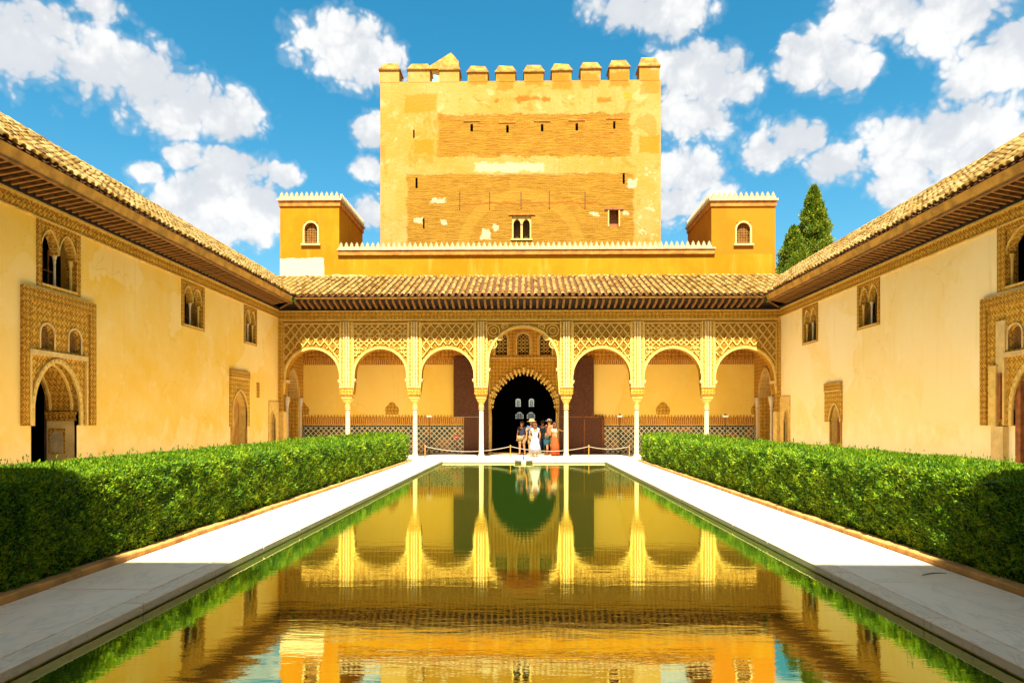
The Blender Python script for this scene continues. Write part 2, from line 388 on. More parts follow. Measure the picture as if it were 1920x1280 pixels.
    h = g.math('ADD', g.math('MULTIPLY', g.math('SUBTRACT', 1.0, mb), .7), g.math('ADD', g.math('MULTIPLY', g.math('MULTIPLY', st2, mb), .8), g.math('MULTIPLY', g.noise(v, 5, 5, .7), .5)))
    g.set(b.inputs['Normal'], g.bump(h, .8, .06))
    return m
M['tower'] = tower_mat()
def parapet_mat():
    m, g, b, v = new_mat('parapet_render')
    x, y, z = g.sep(v)
    n1 = g.noise(v, .5, 5, .6, .4); n2 = g.noise(g.mapping(v, (2.2,2.2,.35)), 1.1, 5, .65)
    col = g.mix(g.rng(n1, .36, .64), (.385,.172,.004), (.38,.14,.002))
    col = g.mix(g.math('MULTIPLY', g.rng(n2, .5, .75), .7), col, (.42,.227,.022))
    strk = g.rng(g.noise(g.mapping(v, (4,4,.2)), 1.0, 4, .65), .55, .72)
    col = g.mix(g.math('MULTIPLY', strk, .4), col, (.27,.11,.004))
    low = g.math('SUBTRACT', z, g.math('ADD', 9.25, g.math('MULTIPLY', g.math('SUBTRACT', g.noise(v, .9, 5), .5), .9)))
    col = g.mix(g.rng(low, -.02, .05, .9, 0), col, (.56,.43,.19))       # lime fillet above the roof tiles
    rx = g.math('SUBTRACT', g.math('ADD', x, g.math('MULTIPLY', g.noise(v, 2.5, 3), .3)), FX(607, 37.3)+.15)
    rz = g.math('SUBTRACT', g.math('ADD', z, g.math('MULTIPLY', g.noise(v, 2.5, 3), .25)), FZ(560, 484, 37.3)+.12)
    pm = g.math('MULTIPLY', g.rng(rx, -.04, .04, 1, 0), g.rng(rz, -.04, .04, 1, 0))
    col = g.mix(pm, col, (.56,.44,.25))
    g.set(b.inputs['Base Color'], col); b.inputs['Roughness'].default_value = .9; b.inputs['Specular IOR Level'].default_value = .1
    g.set(b.inputs['Normal'], g.bump(g.math('ADD', g.noise(v, 2, 4), g.math('MULTIPLY', g.noise(v, 25, 4), .3)), .3, .03))
    return m
M['parapet'] = parapet_mat()

# ------------------------------------------------------------------ mesh helpers
WORG = {}
def tag(o, label=None, cat=None, group=None, kind=None):
    if label: o['label'] = label
    if cat: o['category'] = cat
    if group: o['group'] = group
    if kind: o['kind'] = kind
    return o
def thing(name, loc, label, cat, group=None):
    o = bpy.data.objects.new(name, None); COL.objects.link(o); o.location = loc; o.empty_display_size = .2
    WORG[o.name] = Vector(loc); return tag(o, label, cat, group)
def link(name, me, parent=None, world=(0,0,0), mtx=None):
    o = bpy.data.objects.new(name, me); COL.objects.link(o)
    w = Vector(world); WORG[o.name] = w.copy()
    if parent: o.parent = parent; w = w - WORG[parent.name]
    if mtx is None: o.location = w
    else:
        mm = mtx.copy(); mm.translation = w; o.matrix_basis = mm
    return o
class MB:
    def __init__(s, T=None): s.v = []; s.f = []; s.T = T or (lambda a, d, z: (a, d, z))
    def p(s, a, d, z): s.v.append(s.T(a, d, z)); return len(s.v)-1
    def face(s, *pts): s.f.append([s.p(*q) for q in pts])
    def box(s, a0, a1, d0, d1, z0, z1):
        i = [s.p(a, d, z) for z in (z0, z1) for d in (d0, d1) for a in (a0, a1)]
        for q in ((0,1,3,2),(4,6,7,5),(0,4,5,1),(2,3,7,6),(0,2,6,4),(1,5,7,3)): s.f.append([i[k] for k in q])
        return s
    def frustum(s, b, t):        # two rings of 4 points
        i = [s.p(*q) for q in b]; j = [s.p(*q) for q in t]
        s.f.append(i[::-1]); s.f.append(j)
        for k in range(len(i)): s.f.append([i[k], i[(k+1) % len(i)], j[(k+1) % len(i)], j[k]])
        return s
    def lathe(s, cx, cy, prof, n=12):
        rings = []
        for r, z in prof: rings.append([s.p(cx+r*math.cos(6.28318*k/n), cy+r*math.sin(6.28318*k/n), z) for k in range(n)])
        for a, b in zip(rings, rings[1:]):
            for k in range(n): s.f.append([a[k], a[(k+1) % n], b[(k+1) % n], b[k]])
        s.f.append(rings[0][::-1]); s.f.append(rings[-1]); return s
    def tube(s, pts, r, n=6):
        pts = [Vector(q) for q in pts]; rings = []
        for i, q in enumerate(pts):
            t = (pts[min(i+1, len(pts)-1)]-pts[max(i-1, 0)]).normalized()
            u = t.cross(Vector((0,0,1)) if abs(t.z) < .9 else Vector((1,0,0))).normalized(); w = t.cross(u)
            rr = r[i] if isinstance(r, (list, tuple)) else r
            rings.append([s.p(*(q+u*rr*math.cos(6.283*k/n)+w*rr*math.sin(6.283*k/n))) for k in range(n)])
        for a, b in zip(rings, rings[1:]):
            for k in range(n): s.f.append([a[k], a[(k+1) % n], b[(k+1) % n], b[k]])
        s.f.append(rings[0][::-1]); s.f.append(rings[-1]); return s
    def mesh(s, name, mat, smooth=False, weld=False, recalc=True):
        me = bpy.data.meshes.new(name); me.from_pydata(s.v, [], s.f)
        if recalc or weld:
            bm = bmesh.new(); bm.from_mesh(me)
            if weld: bmesh.ops.remove_doubles(bm, verts=bm.verts, dist=1e-5)
            bmesh.ops.recalc_face_normals(bm, faces=bm.faces); bm.to_mesh(me); bm.free()
        if mat: me.materials.append(M[mat])
        if smooth: me.polygons.foreach_set('use_smooth', [True]*len(me.polygons))
        me.update(); return me
    def build(s, name, mat, parent=None, smooth=False, weld=False):
        return link(name, s.mesh(name, mat, smooth, weld), parent)
def boxpart(name, mat, parent, T, *a): return MB(T).box(*a).build(name, mat, parent)

def holed_wall(mb, a0, a1, z0, z1, holes, depth):
    """front sheet at d=0 with rectangular holes (ha0,ha1,hz0,hz1), reveals going back to d=-depth"""
    A = sorted({a0, a1, *[h[k] for h in holes for k in (0, 1)]}); Z = sorted({z0, z1, *[h[k] for h in holes for k in (2, 3)]})
    A = [a for a in A if a0-1e-6 <= a <= a1+1e-6]; Z = [z for z in Z if z0-1e-6 <= z <= z1+1e-6]
    for i in range(len(A)-1):
        for j in range(len(Z)-1):
            ca, cz = (A[i]+A[i+1])/2, (Z[j]+Z[j+1])/2
            if any(h[0] < ca < h[1] and h[2] < cz < h[3] for h in holes): continue
            mb.face((A[i],0,Z[j]), (A[i+1],0,Z[j]), (A[i+1],0,Z[j+1]), (A[i],0,Z[j+1]))
    for h in holes:
        p, q, r, s = h[:4]; dp = h[4] if len(h) > 4 else depth
        for (x0, y0, x1, y1) in ((p,r,q,r),(q,r,q,s),(q,s,p,s),(p,s,p,r)):
            mb.face((x0,0,y0), (x1,0,y1), (x1,-dp,y1), (x0,-dp,y0))
    return mb
def arch_outline(c, hw, zb, zs, rise, n=14, point=0.0, flare=0.0):
    """left foot, over the crown, to the right foot; flare widens the feet"""
    pts = []
    if flare:
        for k in range(5):
            t = k/5; pts.append((c-hw-flare*(1-t)**2, zb+(zs-zb)*t))
    else: pts.append((c-hw, zb))
    for k in range(n+1):
        th = math.pi*(1-k/n)
        x = math.cos(th); z = math.sin(th)
        z = z*(1-point)+point*(1-abs(x)**1.5)
        pts.append((c+hw*x, zs+rise*z))
    if flare:
        for k in range(4, -1, -1):
            t = k/5; pts.append((c+hw+flare*(1-t)**2, zb+(zs-zb)*t))
    else: pts.append((c+hw, zb))
    return pts
def arch_panel(mb, a0, a1, z0, z1, outs, d0, d1):
    """slab from d0 (back) to d1 (front) pierced by arch outlines (feet at or above z0)"""
    cur = a0
    def slab(x0, x1, y0, y1):
        mb.face((x0,d1,y0), (x1,d1,y0), (x1,d1,y1), (x0,d1,y1)); mb.face((x0,d0,y0), (x1,d0,y0), (x1,d0,y1), (x0,d0,y1))
    for o in outs:
        zb = o[0][1]
        slab(cur, o[0][0], z0, z1)
        if zb > z0+1e-4:
            slab(o[0][0], o[-1][0], z0, zb)
            mb.face((o[0][0],d0,zb), (o[-1][0],d0,zb), (o[-1][0],d1,zb), (o[0][0],d1,zb))
        else:
            mb.face((cur,d0,z0), (o[0][0],d0,z0), (o[0][0],d1,z0), (cur,d1,z0))
        for (x0, y0), (x1, y1) in zip(o, o[1:]):
            if abs(x1-x0) > 1e-6:
                mb.face((x0,d1,y0), (x1,d1,y1), (x1,d1,z1), (x0,d1,z1)); mb.face((x0,d0,y0), (x1,d0,y1), (x1,d0,z1), (x0,d0,z1))
            mb.face((x0,d0,y0), (x1,d0,y1), (x1,d1,y1), (x0,d1,y0))
        cur = o[-1][0]
    slab(cur, a1, z0, z1)
    mb.face((a0,d0,z1), (a1,d0,z1), (a1,d1,z1), (a0,d1,z1))
    for a in (a0, a1): mb.face((a,d0,z0), (a,d0,z1), (a,d1,z1), (a,d1,z0))
    return mb
def offset_line(o, w):
    res = []
    for i, (x, z) in enumerate(o):
        x0, z0 = o[max(i-1, 0)]; x1, z1 = o[min(i+1, len(o)-1)]
        L = math.hypot(x1-x0, z1-z0) or 1
        res.append((x-(z1-z0)/L*w, z+(x1-x0)/L*w))
    return res
def arch_band(mb, o, w0, w1, d0, d1):
    a, b = offset_line(o, w0), offset_line(o, w1)
    for i in range(len(o)-1):
        mb.face((*[a[i][0], d1, a[i][1]],), (a[i+1][0], d1, a[i+1][1]), (b[i+1][0], d1, b[i+1][1]), (b[i][0], d1, b[i][1]))
        for q in (a, b): mb.face((q[i][0], d0, q[i][1]), (q[i+1][0], d0, q[i+1][1]), (q[i+1][0], d1, q[i+1][1]), (q[i][0], d1, q[i][1]))
    for i in (0, -1): mb.face((a[i][0], d0, a[i][1]), (b[i][0], d0, b[i][1]), (b[i][0], d1, b[i][1]), (a[i][0], d1, a[i][1]))
    return mb
def lattice(mb, a0, a1, z0, z1, inside, pa, pz, w, d0, d1, step=.07, curve=.0):
    """two families of diagonal ribs with flat fronts and side faces"""
    H = z1-z0; nb = int((a1-a0)/pa)+int(H/pz)+3
    for sgn in (1, -1):
        for k in range(-nb, nb+1):
            n = max(2, int(H/step)); prev = None
            for i in range(n+1):
                z = z0+H*i/n
                ph = (z-z0)/pz
                a = (a0+a1)/2+k*pa+sgn*(ph*pa+curve*pa*math.sin(2*math.pi*ph))
                ok = a0+w/2 < a < a1-w/2 and inside(a, z)
                if ok and prev:
                    (pa_, pz_) = prev
                    mb.face((pa_-w/2,d1,pz_), (pa_+w/2,d1,pz_), (a+w/2,d1,z), (a-w/2,d1,z))
                    for e in (-w/2, w/2): mb.face((pa_+e,d0,pz_), (pa_+e,d1,pz_), (a+e,d1,z), (a+e,d0,z))
                prev = (a, z) if ok else None
    return mb
def tracery(mb, o, d0, d1, p=.12, w=.028):
    """fine window lattice inside an arch outline"""
    xs = [q[0] for q in o]; zs = [q[1] for q in o]
    def inside(a, z):
        for (x0, y0), (x1, y1) in zip(o, o[1:]):
            if x0 <= a <= x1 and x1 > x0: return z < y0+(y1-y0)*(a-x0)/(x1-x0)
        return False
    lattice(mb, min(xs), max(xs), min(zs), max(zs), inside, p, p, w, d0, d1, .05)
    for k in range(1, int((max(zs)-min(zs))/p/1.0)):
        z = min(zs)+k*p
        seg = [a for a in np.arange(min(xs)+.01, max(xs), .03) if inside(a, z)]
        if len(seg) > 2: mb.face((seg[0],d1,z-w/3), (seg[-1],d1,z-w/3), (seg[-1],d1,z+w/3), (seg[0],d1,z+w/3))
    return mb

# ------------------------------------------------------------------ roof tiles
def tile_mesh(mat, r0=.098, r1=.082, L=.46, th=.016, n=6):
    v = []; f = []
    for (y, r) in ((0, r0), (L, r1)):
        for q in (r, r-th):
            for k in range(n+1):
                a = math.pi*k/n; v.append((q*math.cos(a), y, q*math.sin(a)*.86))
    m = n+1
    for k in range(n):
        f.append([k, k+1, 2*m+k+1, 2*m+k]); f.append([m+k+1, m+k, 3*m+k, 3*m+k+1]); f.append([k+1, k, m+k, m+k+1])
    return v, f
def tiled_roof(parent, mat, corner, along, up, n_cols, n_rows, pitch, exposure, key, skip=None, limit=300):
    """cover tiles: the ones that show largest are objects of their own, the rest one mesh; pans below"""
    along = Vector(along).normalized(); up = Vector(up).normalized(); nrm = along.cross(up).normalized()
    if nrm.z < 0: nrm = -nrm
    v, f = tile_mesh(mat); me = bpy.data.meshes.new('roof_tile'); me.from_pydata(v, [], f); me.materials.append(M[mat]); me.update()
    me.polygons.foreach_set('use_smooth', [True]*len(me.polygons))
    va = np.array(v); corner = Vector(corner)
    spots = []
    for i in range(n_cols):
        wob = random.uniform(-.012, .012)
        for j in range(n_rows):
            p = corner+along*(i*pitch+wob+random.uniform(-.008, .008))+up*(j*exposure+random.uniform(-.025, .025))+nrm*(.035+random.uniform(0, .014))
            if skip and skip(p): continue
            spots.append((key(p, i, j), p))
    spots.sort(key=lambda q: q[0])
    V = []; F = []; base = 0
    fa = np.array([q for q in f])
    for n, (_, p) in enumerate(spots):
        yaw = random.uniform(-.035, .035); tilt = -.035+random.uniform(-.012, .012)
        m3 = Matrix((along, up, nrm)).transposed() @ Euler((tilt, 0, yaw)).to_matrix()
        if n < limit: link('roof_tile', me, parent, p, m3.to_4x4())
        else:
            V.append(va @ np.array(m3).T+np.array(p)); F.append(fa+base); base += len(v)
    if V:
        mm = bpy.data.meshes.new('roof_tiles'); mm.from_pydata(np.vstack(V).tolist(), [], np.vstack(F).tolist()); mm.materials.append(M[mat])
        mm.polygons.foreach_set('use_smooth', [True]*len(mm.polygons)); mm.update()
        tag(link('roof_tiles', mm, parent), kind='stuff')
    # pans: one concave channel per column
    V = []; F = []
    n = 4; L = n_rows*exposure+.1
    for i in range(-1, n_cols):
        b = len(V)
        for t in (-.05, L):
            for k in range(n+1):
                a = math.pi*k/n; q = corner+along*((i+.5)*pitch-math.cos(a)*pitch*.40)+up*t+nrm*(.03-math.sin(a)*.05)
                V.append(tuple(q))
        for k in range(n): F.append([b+k, b+k+1, b+n+1+k+1, b+n+1+k])
    mm = bpy.data.meshes.new('pan_tiles'); mm.from_pydata(V, [], F); mm.materials.append(M['pan']); mm.update()
    tag(link('pan_tiles', mm, parent), kind='stuff')

# ------------------------------------------------------------------ the setting
XL, XR, YF, YB = -11.62, 11.90, 33.5, 37.3           # west wall, east wall, arcade front, gallery back wall
PL, PR, PY0, PY1 = -3.58, 3.47, 1.0, 31.0             # pool
ZC = .0
def structure(name, mb, mat, smooth=False): return tag(mb.build(name, mat, None, smooth), kind='structure')
g_ = MB(); E = 1500
for (x0, x1, y0, y1) in ((-E,PL-.05,-E,E),(PR+.05,E,-E,E),(PL-.05,PR+.05,-E,PY0-.05),(PL-.05,PR+.05,PY1+.05,E)):
    g_.face((x0,y0,-.12), (x1,y0,-.12), (x1,y1,-.12), (x0,y1,-.12))
structure('ground', g_, 'kerb')
f_ = MB()
f_.box(XL-.3, -6.75, -2.4, YF-.6, -.11, -.012); f_.box(6.75, XR+.3, -2.4, YF-.6, -.11, -.012)
f_.box(-6.75, 6.75, PY1+.02, YF-.6, -.115, -.006); f_.box(-6.75, 6.75, -2.4, PY0-.02, -.115, -.006)
floor = structure('courtyard_floor', f_, 'stone_floor')
structure('gallery_floor', MB().box(XL-.6, XR+.6, YF-.6, YB+.7, -.11, .012), 'stone_floor')
basin = MB(); 
basin.box(PL-.05, PL, PY0-.05, PY1+.05, -1.0, -.05); basin.box(PR, PR+.05, PY0-.05, PY1+.05, -1.0, -.05)
basin.box(PL, PR, PY1, PY1+.05, -1.0, -.05); basin.box(PL, PR, PY0-.05, PY0, -1.0, -.05); basin.box(PL-.05, PR+.05, PY0-.05, PY1+.05, -1.05, -1.0)
basin = structure('pool_basin', basin, 'coping')
structure('water', MB().box(PL-.02, PR+.02, PY0-.02, PY1+.02, -.6, -.09), 'water')
# coping stones round the pool (children of the basin) and walkway slabs
def chamfer_box(x0, x1, y0, y1, z0, z1, c=.012):
    mb = MB(); b = [(x0,y0,z0),(x1,y0,z0),(x1,y1,z0),(x0,y1,z0)]
    m = [(x0,y0,z1-c),(x1,y0,z1-c),(x1,y1,z1-c),(x0,y1,z1-c)]; t = [(x0+c,y0+c,z1),(x1-c,y0+c,z1),(x1-c,y1-c,z1),(x0+c,y1-c,z1)]
    i = [mb.p(*q) for q in b]; j = [mb.p(*q) for q in m]; k = [mb.p(*q) for q in t]
    mb.f.append(i[::-1]); mb.f.append(k)
    for n in range(4):
        mb.f.append([i[n], i[(n+1) % 4], j[(n+1) % 4], j[n]]); mb.f.append([j[n], j[(n+1) % 4], k[(n+1) % 4], k[n]])
    return mb
for s, xe, xo in ((-1, PL, -3.76), (1, PR, 3.67)):
    y = PY0-.1
    while y < PY1-.1:
        L = random.uniform(1.5, 2.3); y1 = min(y+L, PY1)
        if PY1-y1 < .5: y1 = PY1
        a, b = sorted((xe-s*.02, xo))
        chamfer_box(a, b, y+.008, y1-.008, -.075, .003+random.uniform(0, .004)).build('coping_stone', 'coping', basin); y = y1
y = -4.4
x = -3.76
while x < 3.66:
    x1 = min(x+random.uniform(1.1, 1.8), 3.67)
    chamfer_box(x+.004, x1-.004, PY1-.06, PY1+.42, -.075, .003).build('coping_stone', 'coping', basin); x = x1
for nm, xa, xb in (('walkway_left', -4.84, -3.765), ('walkway_right', 3.675, 4.84)):
    wk = structure(nm, MB().box(xa, xb, -2.3, PY1+.4, -.11, -.02), 'near_black')
    y = -2.3+random.uniform(0, 1)
    while y < PY1+.3:
        L = random.uniform(1.3, 2.4); y1 = min(y+L, PY1+.4)
        chamfer_box(xa+.006, xb-.008, y+.010, y1-.010, -.019, .004+random.uniform(0, .005), .006).build('slab', 'marble', wk); y = y1
for yy in (PY1+.43, PY1+1.2):                          # paving between pool and arcade
    x = -6.6
    while x < 6.6:
        x1 = min(x+random.uniform(1.0, 1.7), 6.7)
        chamfer_box(x+.004, x1-.004, yy+.004, yy+.766, -.005, .008+random.uniform(0, .004), .006).build('slab', 'marble', floor); x = x1
for nm, xa, xb in (('hedge_kerb_left', -5.02, -4.845), ('hedge_kerb_right', 4.845, 5.02)):
    kb = structure(nm, MB().box(xa+.02, xb-.01, -2.2, 30.75, -.11, .0), 'kerb')
    y = -2.2
    while y < 30.7:
        chamfer_box(xa, xb, y+.003, min(y+.62, 30.8)-.003, .0015, .075+random.uniform(-.006, .006), .015).build('kerb_stone', 'kerb', kb); y += .62
for nm, xa, xb in (('hedge_soil_left', -6.74, -5.03), ('hedge_soil_right', 5.03, 6.74)):
    structure(nm, MB().box(xa, xb, -2.2, 30.75, -.11, .02), 'bark')

# ------------------------------------------------------------------ side wings
def double_window(parent, T, y0, y1, z0, z1, wall_depth=.5, shutter=False):
    """carved surround with two small arches on a colonnette"""
    w = MB(T); fr = .10*(y1-y0)
    ia0, ia1, iz0, iz1 = y0+fr, y1-fr, z0+.08, z1-.12
    root = MB(T); holes = [(ia0, ia1, iz0, iz1)]
    holed_wall(root, y0, y1, z0, z1, [(ia0, ia1, iz0, iz1, .16)], .16)
    for v in range(len(root.v)): pass
    Tf = lambda a, d, z: T(a, d+.025, z)
    root = MB(Tf); holed_wall(root, y0, y1, z0, z1, [(ia0, ia1, iz0, iz1, .3)], .3)
    for q in ((y0,z0,y1,z0),(y1,z0,y1,z1),(y1,z1,y0,z1),(y0,z1,y0,z0)):
        root.face((q[0],0,q[1]), (q[2],0,q[3]), (q[2],-.04,q[3]), (q[0],-.04,q[1]))
    win = root.build('window', 'carved_l', parent)
    W = ia1-ia0; c0, c1 = ia0+W*.25, ia0+W*.75; hw = W*.25-.045
    zs = iz0+(iz1-iz0)*.64
    outs = [arch_outline(c, hw, iz0+.01, zs, (iz1-iz0)*.30, 12, .45) for c in (c0, c1)]
    mb = MB(T)
    # arch heads only: the wall above the springing
    heads = [[(x, z) for (x, z) in o if z >= zs-.02] for o in outs]
    heads = [[(h[0][0], zs-.1)]+h+[(h[-1][0], zs-.1)] for h in heads]
    arch_panel(mb, ia0, ia1, zs-.1, iz1, heads, -.22, -.02)
    mb.build('arch_head', 'carved', win)
    for h in heads:
        m2 = MB(T)
        for k in range(1, len(h)-1):                       # ribbed voussoirs on the reveal
            x, z = h[k]; m2.box(x-.012, x+.012, -.21, -.03, z-.012, z+.012)
        m2.build('rib', 'stucco', win)
        m3 = MB(T); arch_band(m3, h, .02, .055, -.02, .012); m3.build('moulding', 'stucco', win)
    cc = (ia0+ia1)/2
    col = MB(lambda a, d, z: T(a, d-.12, z)); col.lathe(cc, 0, [(.045,iz0),(.045,iz0+.05),(.032,iz0+.07),(.03,zs-.28),(.04,zs-.26),(.035,zs-.22),(.06,zs-.12),(.065,zs-.1)], 10)
    col.build('colonnette', 'marble_col', win, smooth=False)
    for e in (ia0+.035, ia1-.035):
        hc = MB(lambda a, d, z: T(a, d-.12, z)); hc.lathe(e, 0, [(.05,iz0),(.035,iz0+.05),(.035,zs-.28),(.06,zs-.12),(.06,zs-.1)], 8)
        hc.build('colonnette', 'stucco', win)
    # timber casement standing open behind the arches, with glazing bars
    cb = MB(T)
    for c in (c0, c1):
        for e in (-hw*.8, 0, hw*.8): cb.box(c+e-.012, c+e+.012, -.52, -.49, iz0+.02, zs+.12)
        for t in (.0, .5): cb.box(c-hw*.8, c+hw*.8, -.517, -.493, iz0+.03+t*(zs-iz0), iz0+.055+t*(zs-iz0))
    cb.build('casement', 'brown_wood', win)
    boxpart('sill', 'stucco', win, T, ia0-.01, ia1+.01, -.3, .04, iz0-.04, iz0+.002)
    return (y0+.01, y1-.01, z0+.01, z1-.01, .5)

def wing(side):
    X = XL if side < 0 else XR
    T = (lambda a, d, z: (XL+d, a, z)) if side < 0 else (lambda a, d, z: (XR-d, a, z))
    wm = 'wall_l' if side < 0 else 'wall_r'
    t = thing('palace_wing', (X-side*0, 17, 0), 'long ochre palace wing with tiled eaves on the left of the pool' if side < 0 else
              'long pale yellow palace wing with tiled eaves on the right of the pool', 'building')
    Y0, Y1, ZT = -2.3, 39.0, 6.93
    holes = []
    if side < 0:
        wins = [(SY(68,X), SY(150,X)), (SY(340,X), SY(382.6,X)), (SY(457,X), SY(481,X))]
    else:
        wins = [(SY(1534,X), SY(1505,X)), (SY(1650,X), SY(1608,X)), (15.05, SY(1871,X))]
        wins = [(min(a), max(a)) for a in wins]
    for (a, b) in wins: holes.append(double_window(t, T, a, b, 4.95, 6.56))
    # ---------------- great portal
    if side < 0: pa0, pa1, da0, da1 = SY(38,X), SY(175,X), SY(58,X), SY(144,X)
    else: pa0, pa1, da0, da1 = 15.15, SY(1843,X), 15.75, SY(1904,X)
    zp0, zp1, zd = 1.60, 4.86, 3.14
    spring = 1.98
    port = MB(T)
    wy = (pa0+pa1)/2
    lw = [(wy-.78, wy-.30, 3.45, 4.05), (wy+.28, wy+.76, 3.45, 4.05)]
    lo = [arch_outline((a+b)/2, (b-a)/2, c, c+.38, d-c-.38, 10) for (a, b, c, d) in lw]
    do = arch_outline((da0+da1)/2, (da1-da0)/2, .0, spring, zd-spring, 20, .12)
    dlow = [q for q in do if q[1] >= spring-.01]; dlow = [(dlow[0][0], zp0)]+dlow+[(dlow[-1][0], zp0)]
    Tp = lambda a, d, z: T(a, d+.05, z)
    port = MB(Tp)
    arch_panel(port, pa0, pa1, zp0, 3.36, [dlow], -.12, 0); 
    portal = port.build('portal', 'carved', t)
    up = MB(Tp); arch_panel(up, pa0, pa1, 3.363, zp1, lo, -.12, 0); up.build('lattice_panel', 'carved', portal)
    for (a, b) in ((pa0, pa0+.26), (pa1-.26, pa1)): boxpart('border', 'carved_l', portal, Tp, a, b, -.001, .035, zp0, zp1)
    boxpart('border', 'carved_l', portal, Tp, pa0+.265, pa1-.265, -.001, .034, zp1-.32, zp1)
    iw0, iw1 = da0-.17, da1+.32
    boxpart('moulding', 'stucco_pale', portal, Tp, iw0, iw1, 0, .06, 3.28, 3.40)
    for e in (iw0, iw1-.07): boxpart('moulding', 'stucco', portal, Tp, e, e+.07, 0, .058, zp0, 3.278)
    arch_band(MB(Tp), dlow, .0, .11, -.1, .05).build('archivolt', 'stucco', portal)
    rb = MB(Tp); ob = offset_line(dlow, .06)
    for (x, z) in ob[1:-1]: rb.box(x-.022, x+.022, .05, .07, z-.022, z+.022)
    tag(rb.build('beading', 'stucco_pale', portal), kind='stuff')
    for (a, b, c, d), o in zip(lw, lo):
        arch_band(MB(Tp), o, 0, .05, -.02, .02).build('moulding', 'stucco_pale', portal)
        tr = MB(Tp); tracery(tr, o, -.13, -.115, .085, .022); tr.build('tracery', 'lattice', portal)
        rv = MB(Tp); ro = o
        for (x0, z0), (x1, z1) in zip(ro, ro[1:]): rv.face((x0,-.12,z0), (x1,-.12,z1), (x1,-.30,z1), (x0,-.30,z0))
        rv.build('reveal', 'stucco_pale', portal)
    # deep reveal of the doorway: carved soffit above a muqarnas cornice, plain wall with a niche below
    sf = MB(T)
    up_ = [q for q in do if q[1] >= spring-.01]
    for (x0, z0), (x1, z1) in zip(up_, up_[1:]): sf.face((x0,-.06,z0), (x1,-.06,z1), (x1,-.80,z1), (x0,-.80,z0))
    sf.build('soffit', 'carved_l', portal)
    for k in (0, 2):
        q = [(x, z) for (x, z) in up_]
        arch_band(MB(T), q, -.045, .0, -.09-.28*k-.05, -.09-.28*k).build('rib', 'stucco', portal)
    for e, sg in ((da0, 1), (da1, -1)):
        boxpart('jamb', 'stucco_pale', portal, T, min(e, e-sg*.06), max(e, e-sg*.06), -.80, -.005, .0, spring-.26)
        cn = MB(T)
        for k in range(9):
            y0_ = -.80+.79*k/9
            cn.box(min(e, e+sg*.03), max(e, e+sg*.03), y0_+.006, y0_+.079, spring-.25, spring-.18)
            cn.box(min(e, e+sg*.05), max(e, e+sg*.05), y0_+.02, y0_+.065, spring-.18, spring-.10)
        cn.box(min(e-sg*.05, e+sg*.07), max(e-sg*.05, e+sg*.07), -.80, -.0, spring-.10, spring-.02)
        cn.build('muqarnas_cornice', 'carved_l', portal)
        # arched niche in the jamb
        nk = [(-.52+.18*math.cos(math.pi*(1-k/8)), 1.28+.18*math.sin(math.pi*k/8)) for k in range(9)]
        nm = MB(T)
        ring_o = [(-.74, .86), (-.74, 1.52), (-.30, 1.52), (-.30, .86)]
        nm.face(*[(e+sg*.012, d, z) for d, z in [(-.74,.86),(-.74,1.52),(-.30,1.52),(-.30,.86)]])
        nm.build('niche_panel', 'carved_l', portal)
        n2 = MB(T); n2.face(*[(e+sg*.016, d, z) for d, z in [(-.70,.9)]+nk+[(-.34,.9)]]); n2.build('niche', 'merlon_white', portal)
    holes.append((da0, da1, .0, zd, .06)); 
    holes += [(a-.01, b+.01, c-.01, d+.01, .01) for (a, b, c, d) in lw]
    if side > 0:   # timber jamb of the near portal on the right
        boxpart('door_post', 'brown_wood', portal, T, da1-.20, da1-.02, -.3, .02, .0, zd-.2)
        boxpart('plain_strip', 'stucco_pale', portal, Tp, SY(1891,X), SY(1874,X), 0, .045, 2.9, 4.2)
        boxpart('pilaster', 'stucco', portal, Tp, SY(1878,X), SY(1864,X), 0, .10, 1.6, 3.1)
        boxpart('pilaster', 'brown_wood', portal, Tp, SY(1884,X)-.02, SY(1880,X), 0, .08, 1.75, 2.9)
        boxpart('plinth', 'stucco_pale', portal, Tp, SY(1891,X), SY(1868,X), -.04, .09, .0, 1.58)
    # ---------------- small portals
    if side < 0: small = [(SY(430,X), SY(466,X), SY(434,X), SY(461,X), 1.5, 3.77, 2.95, 'stucco', 2.2), (SY(503,X), 33.42, SY(505.5,X), SY(514,X), .0, 2.62, 2.10, 'brown_wood', 1.7)]
    else: small = [(SY(1580,X), SY(1548,X), SY(1577,X), SY(1558,X), 1.69, 3.19, 2.36, 'brown_wood', 1.75), (SY(1482,X), 33.42, SY(1480.5,X), SY(1472,X), .0, 2.85, 2.20, 'brown_wood', 1.7)]
    for (a0, a1, d0, d1, zb, zt, za, dm, zs) in small:
        o = arch_outline((d0+d1)/2, (d1-d0)/2, zb, zs, za-zs, 14, .4)
        sp = MB(Tp); arch_panel(sp, a0, a1, zb, zt, [o], -.06, 0)
        pt = sp.build('small_portal', 'carved' if zb > .1 else 'stucco', t)
        arch_band(MB(Tp), o, 0, .06, -.04, .03).build('archivolt', 'stucco', pt)
        if zb > .1:
            boxpart('border', 'carved_l', pt, Tp, a0, a1, -.001, .03, zt-.28, zt)
            boxpart('moulding', 'stucco', pt, Tp, a0+.02, a1-.02, 0, .045, zt-.33, zt-.285)
            for (e0, e1) in ((d0-.09, d0), (d1, d1+.09)): boxpart('door_frame', 'fascia', pt, T, e0, e1, -.02, .035, .0, zb-.004)
        dl = MB(T); ops = [q for q in arch_outline((d0+d1)/2, (d1-d0)/2-.002, .0, zs, za-zs-.004, 14, .4)]
        dl.face(*[(x, -.28, z) for x, z in ops]); door = dl.build('door', dm if dm != 'stucco' else 'fascia', pt)
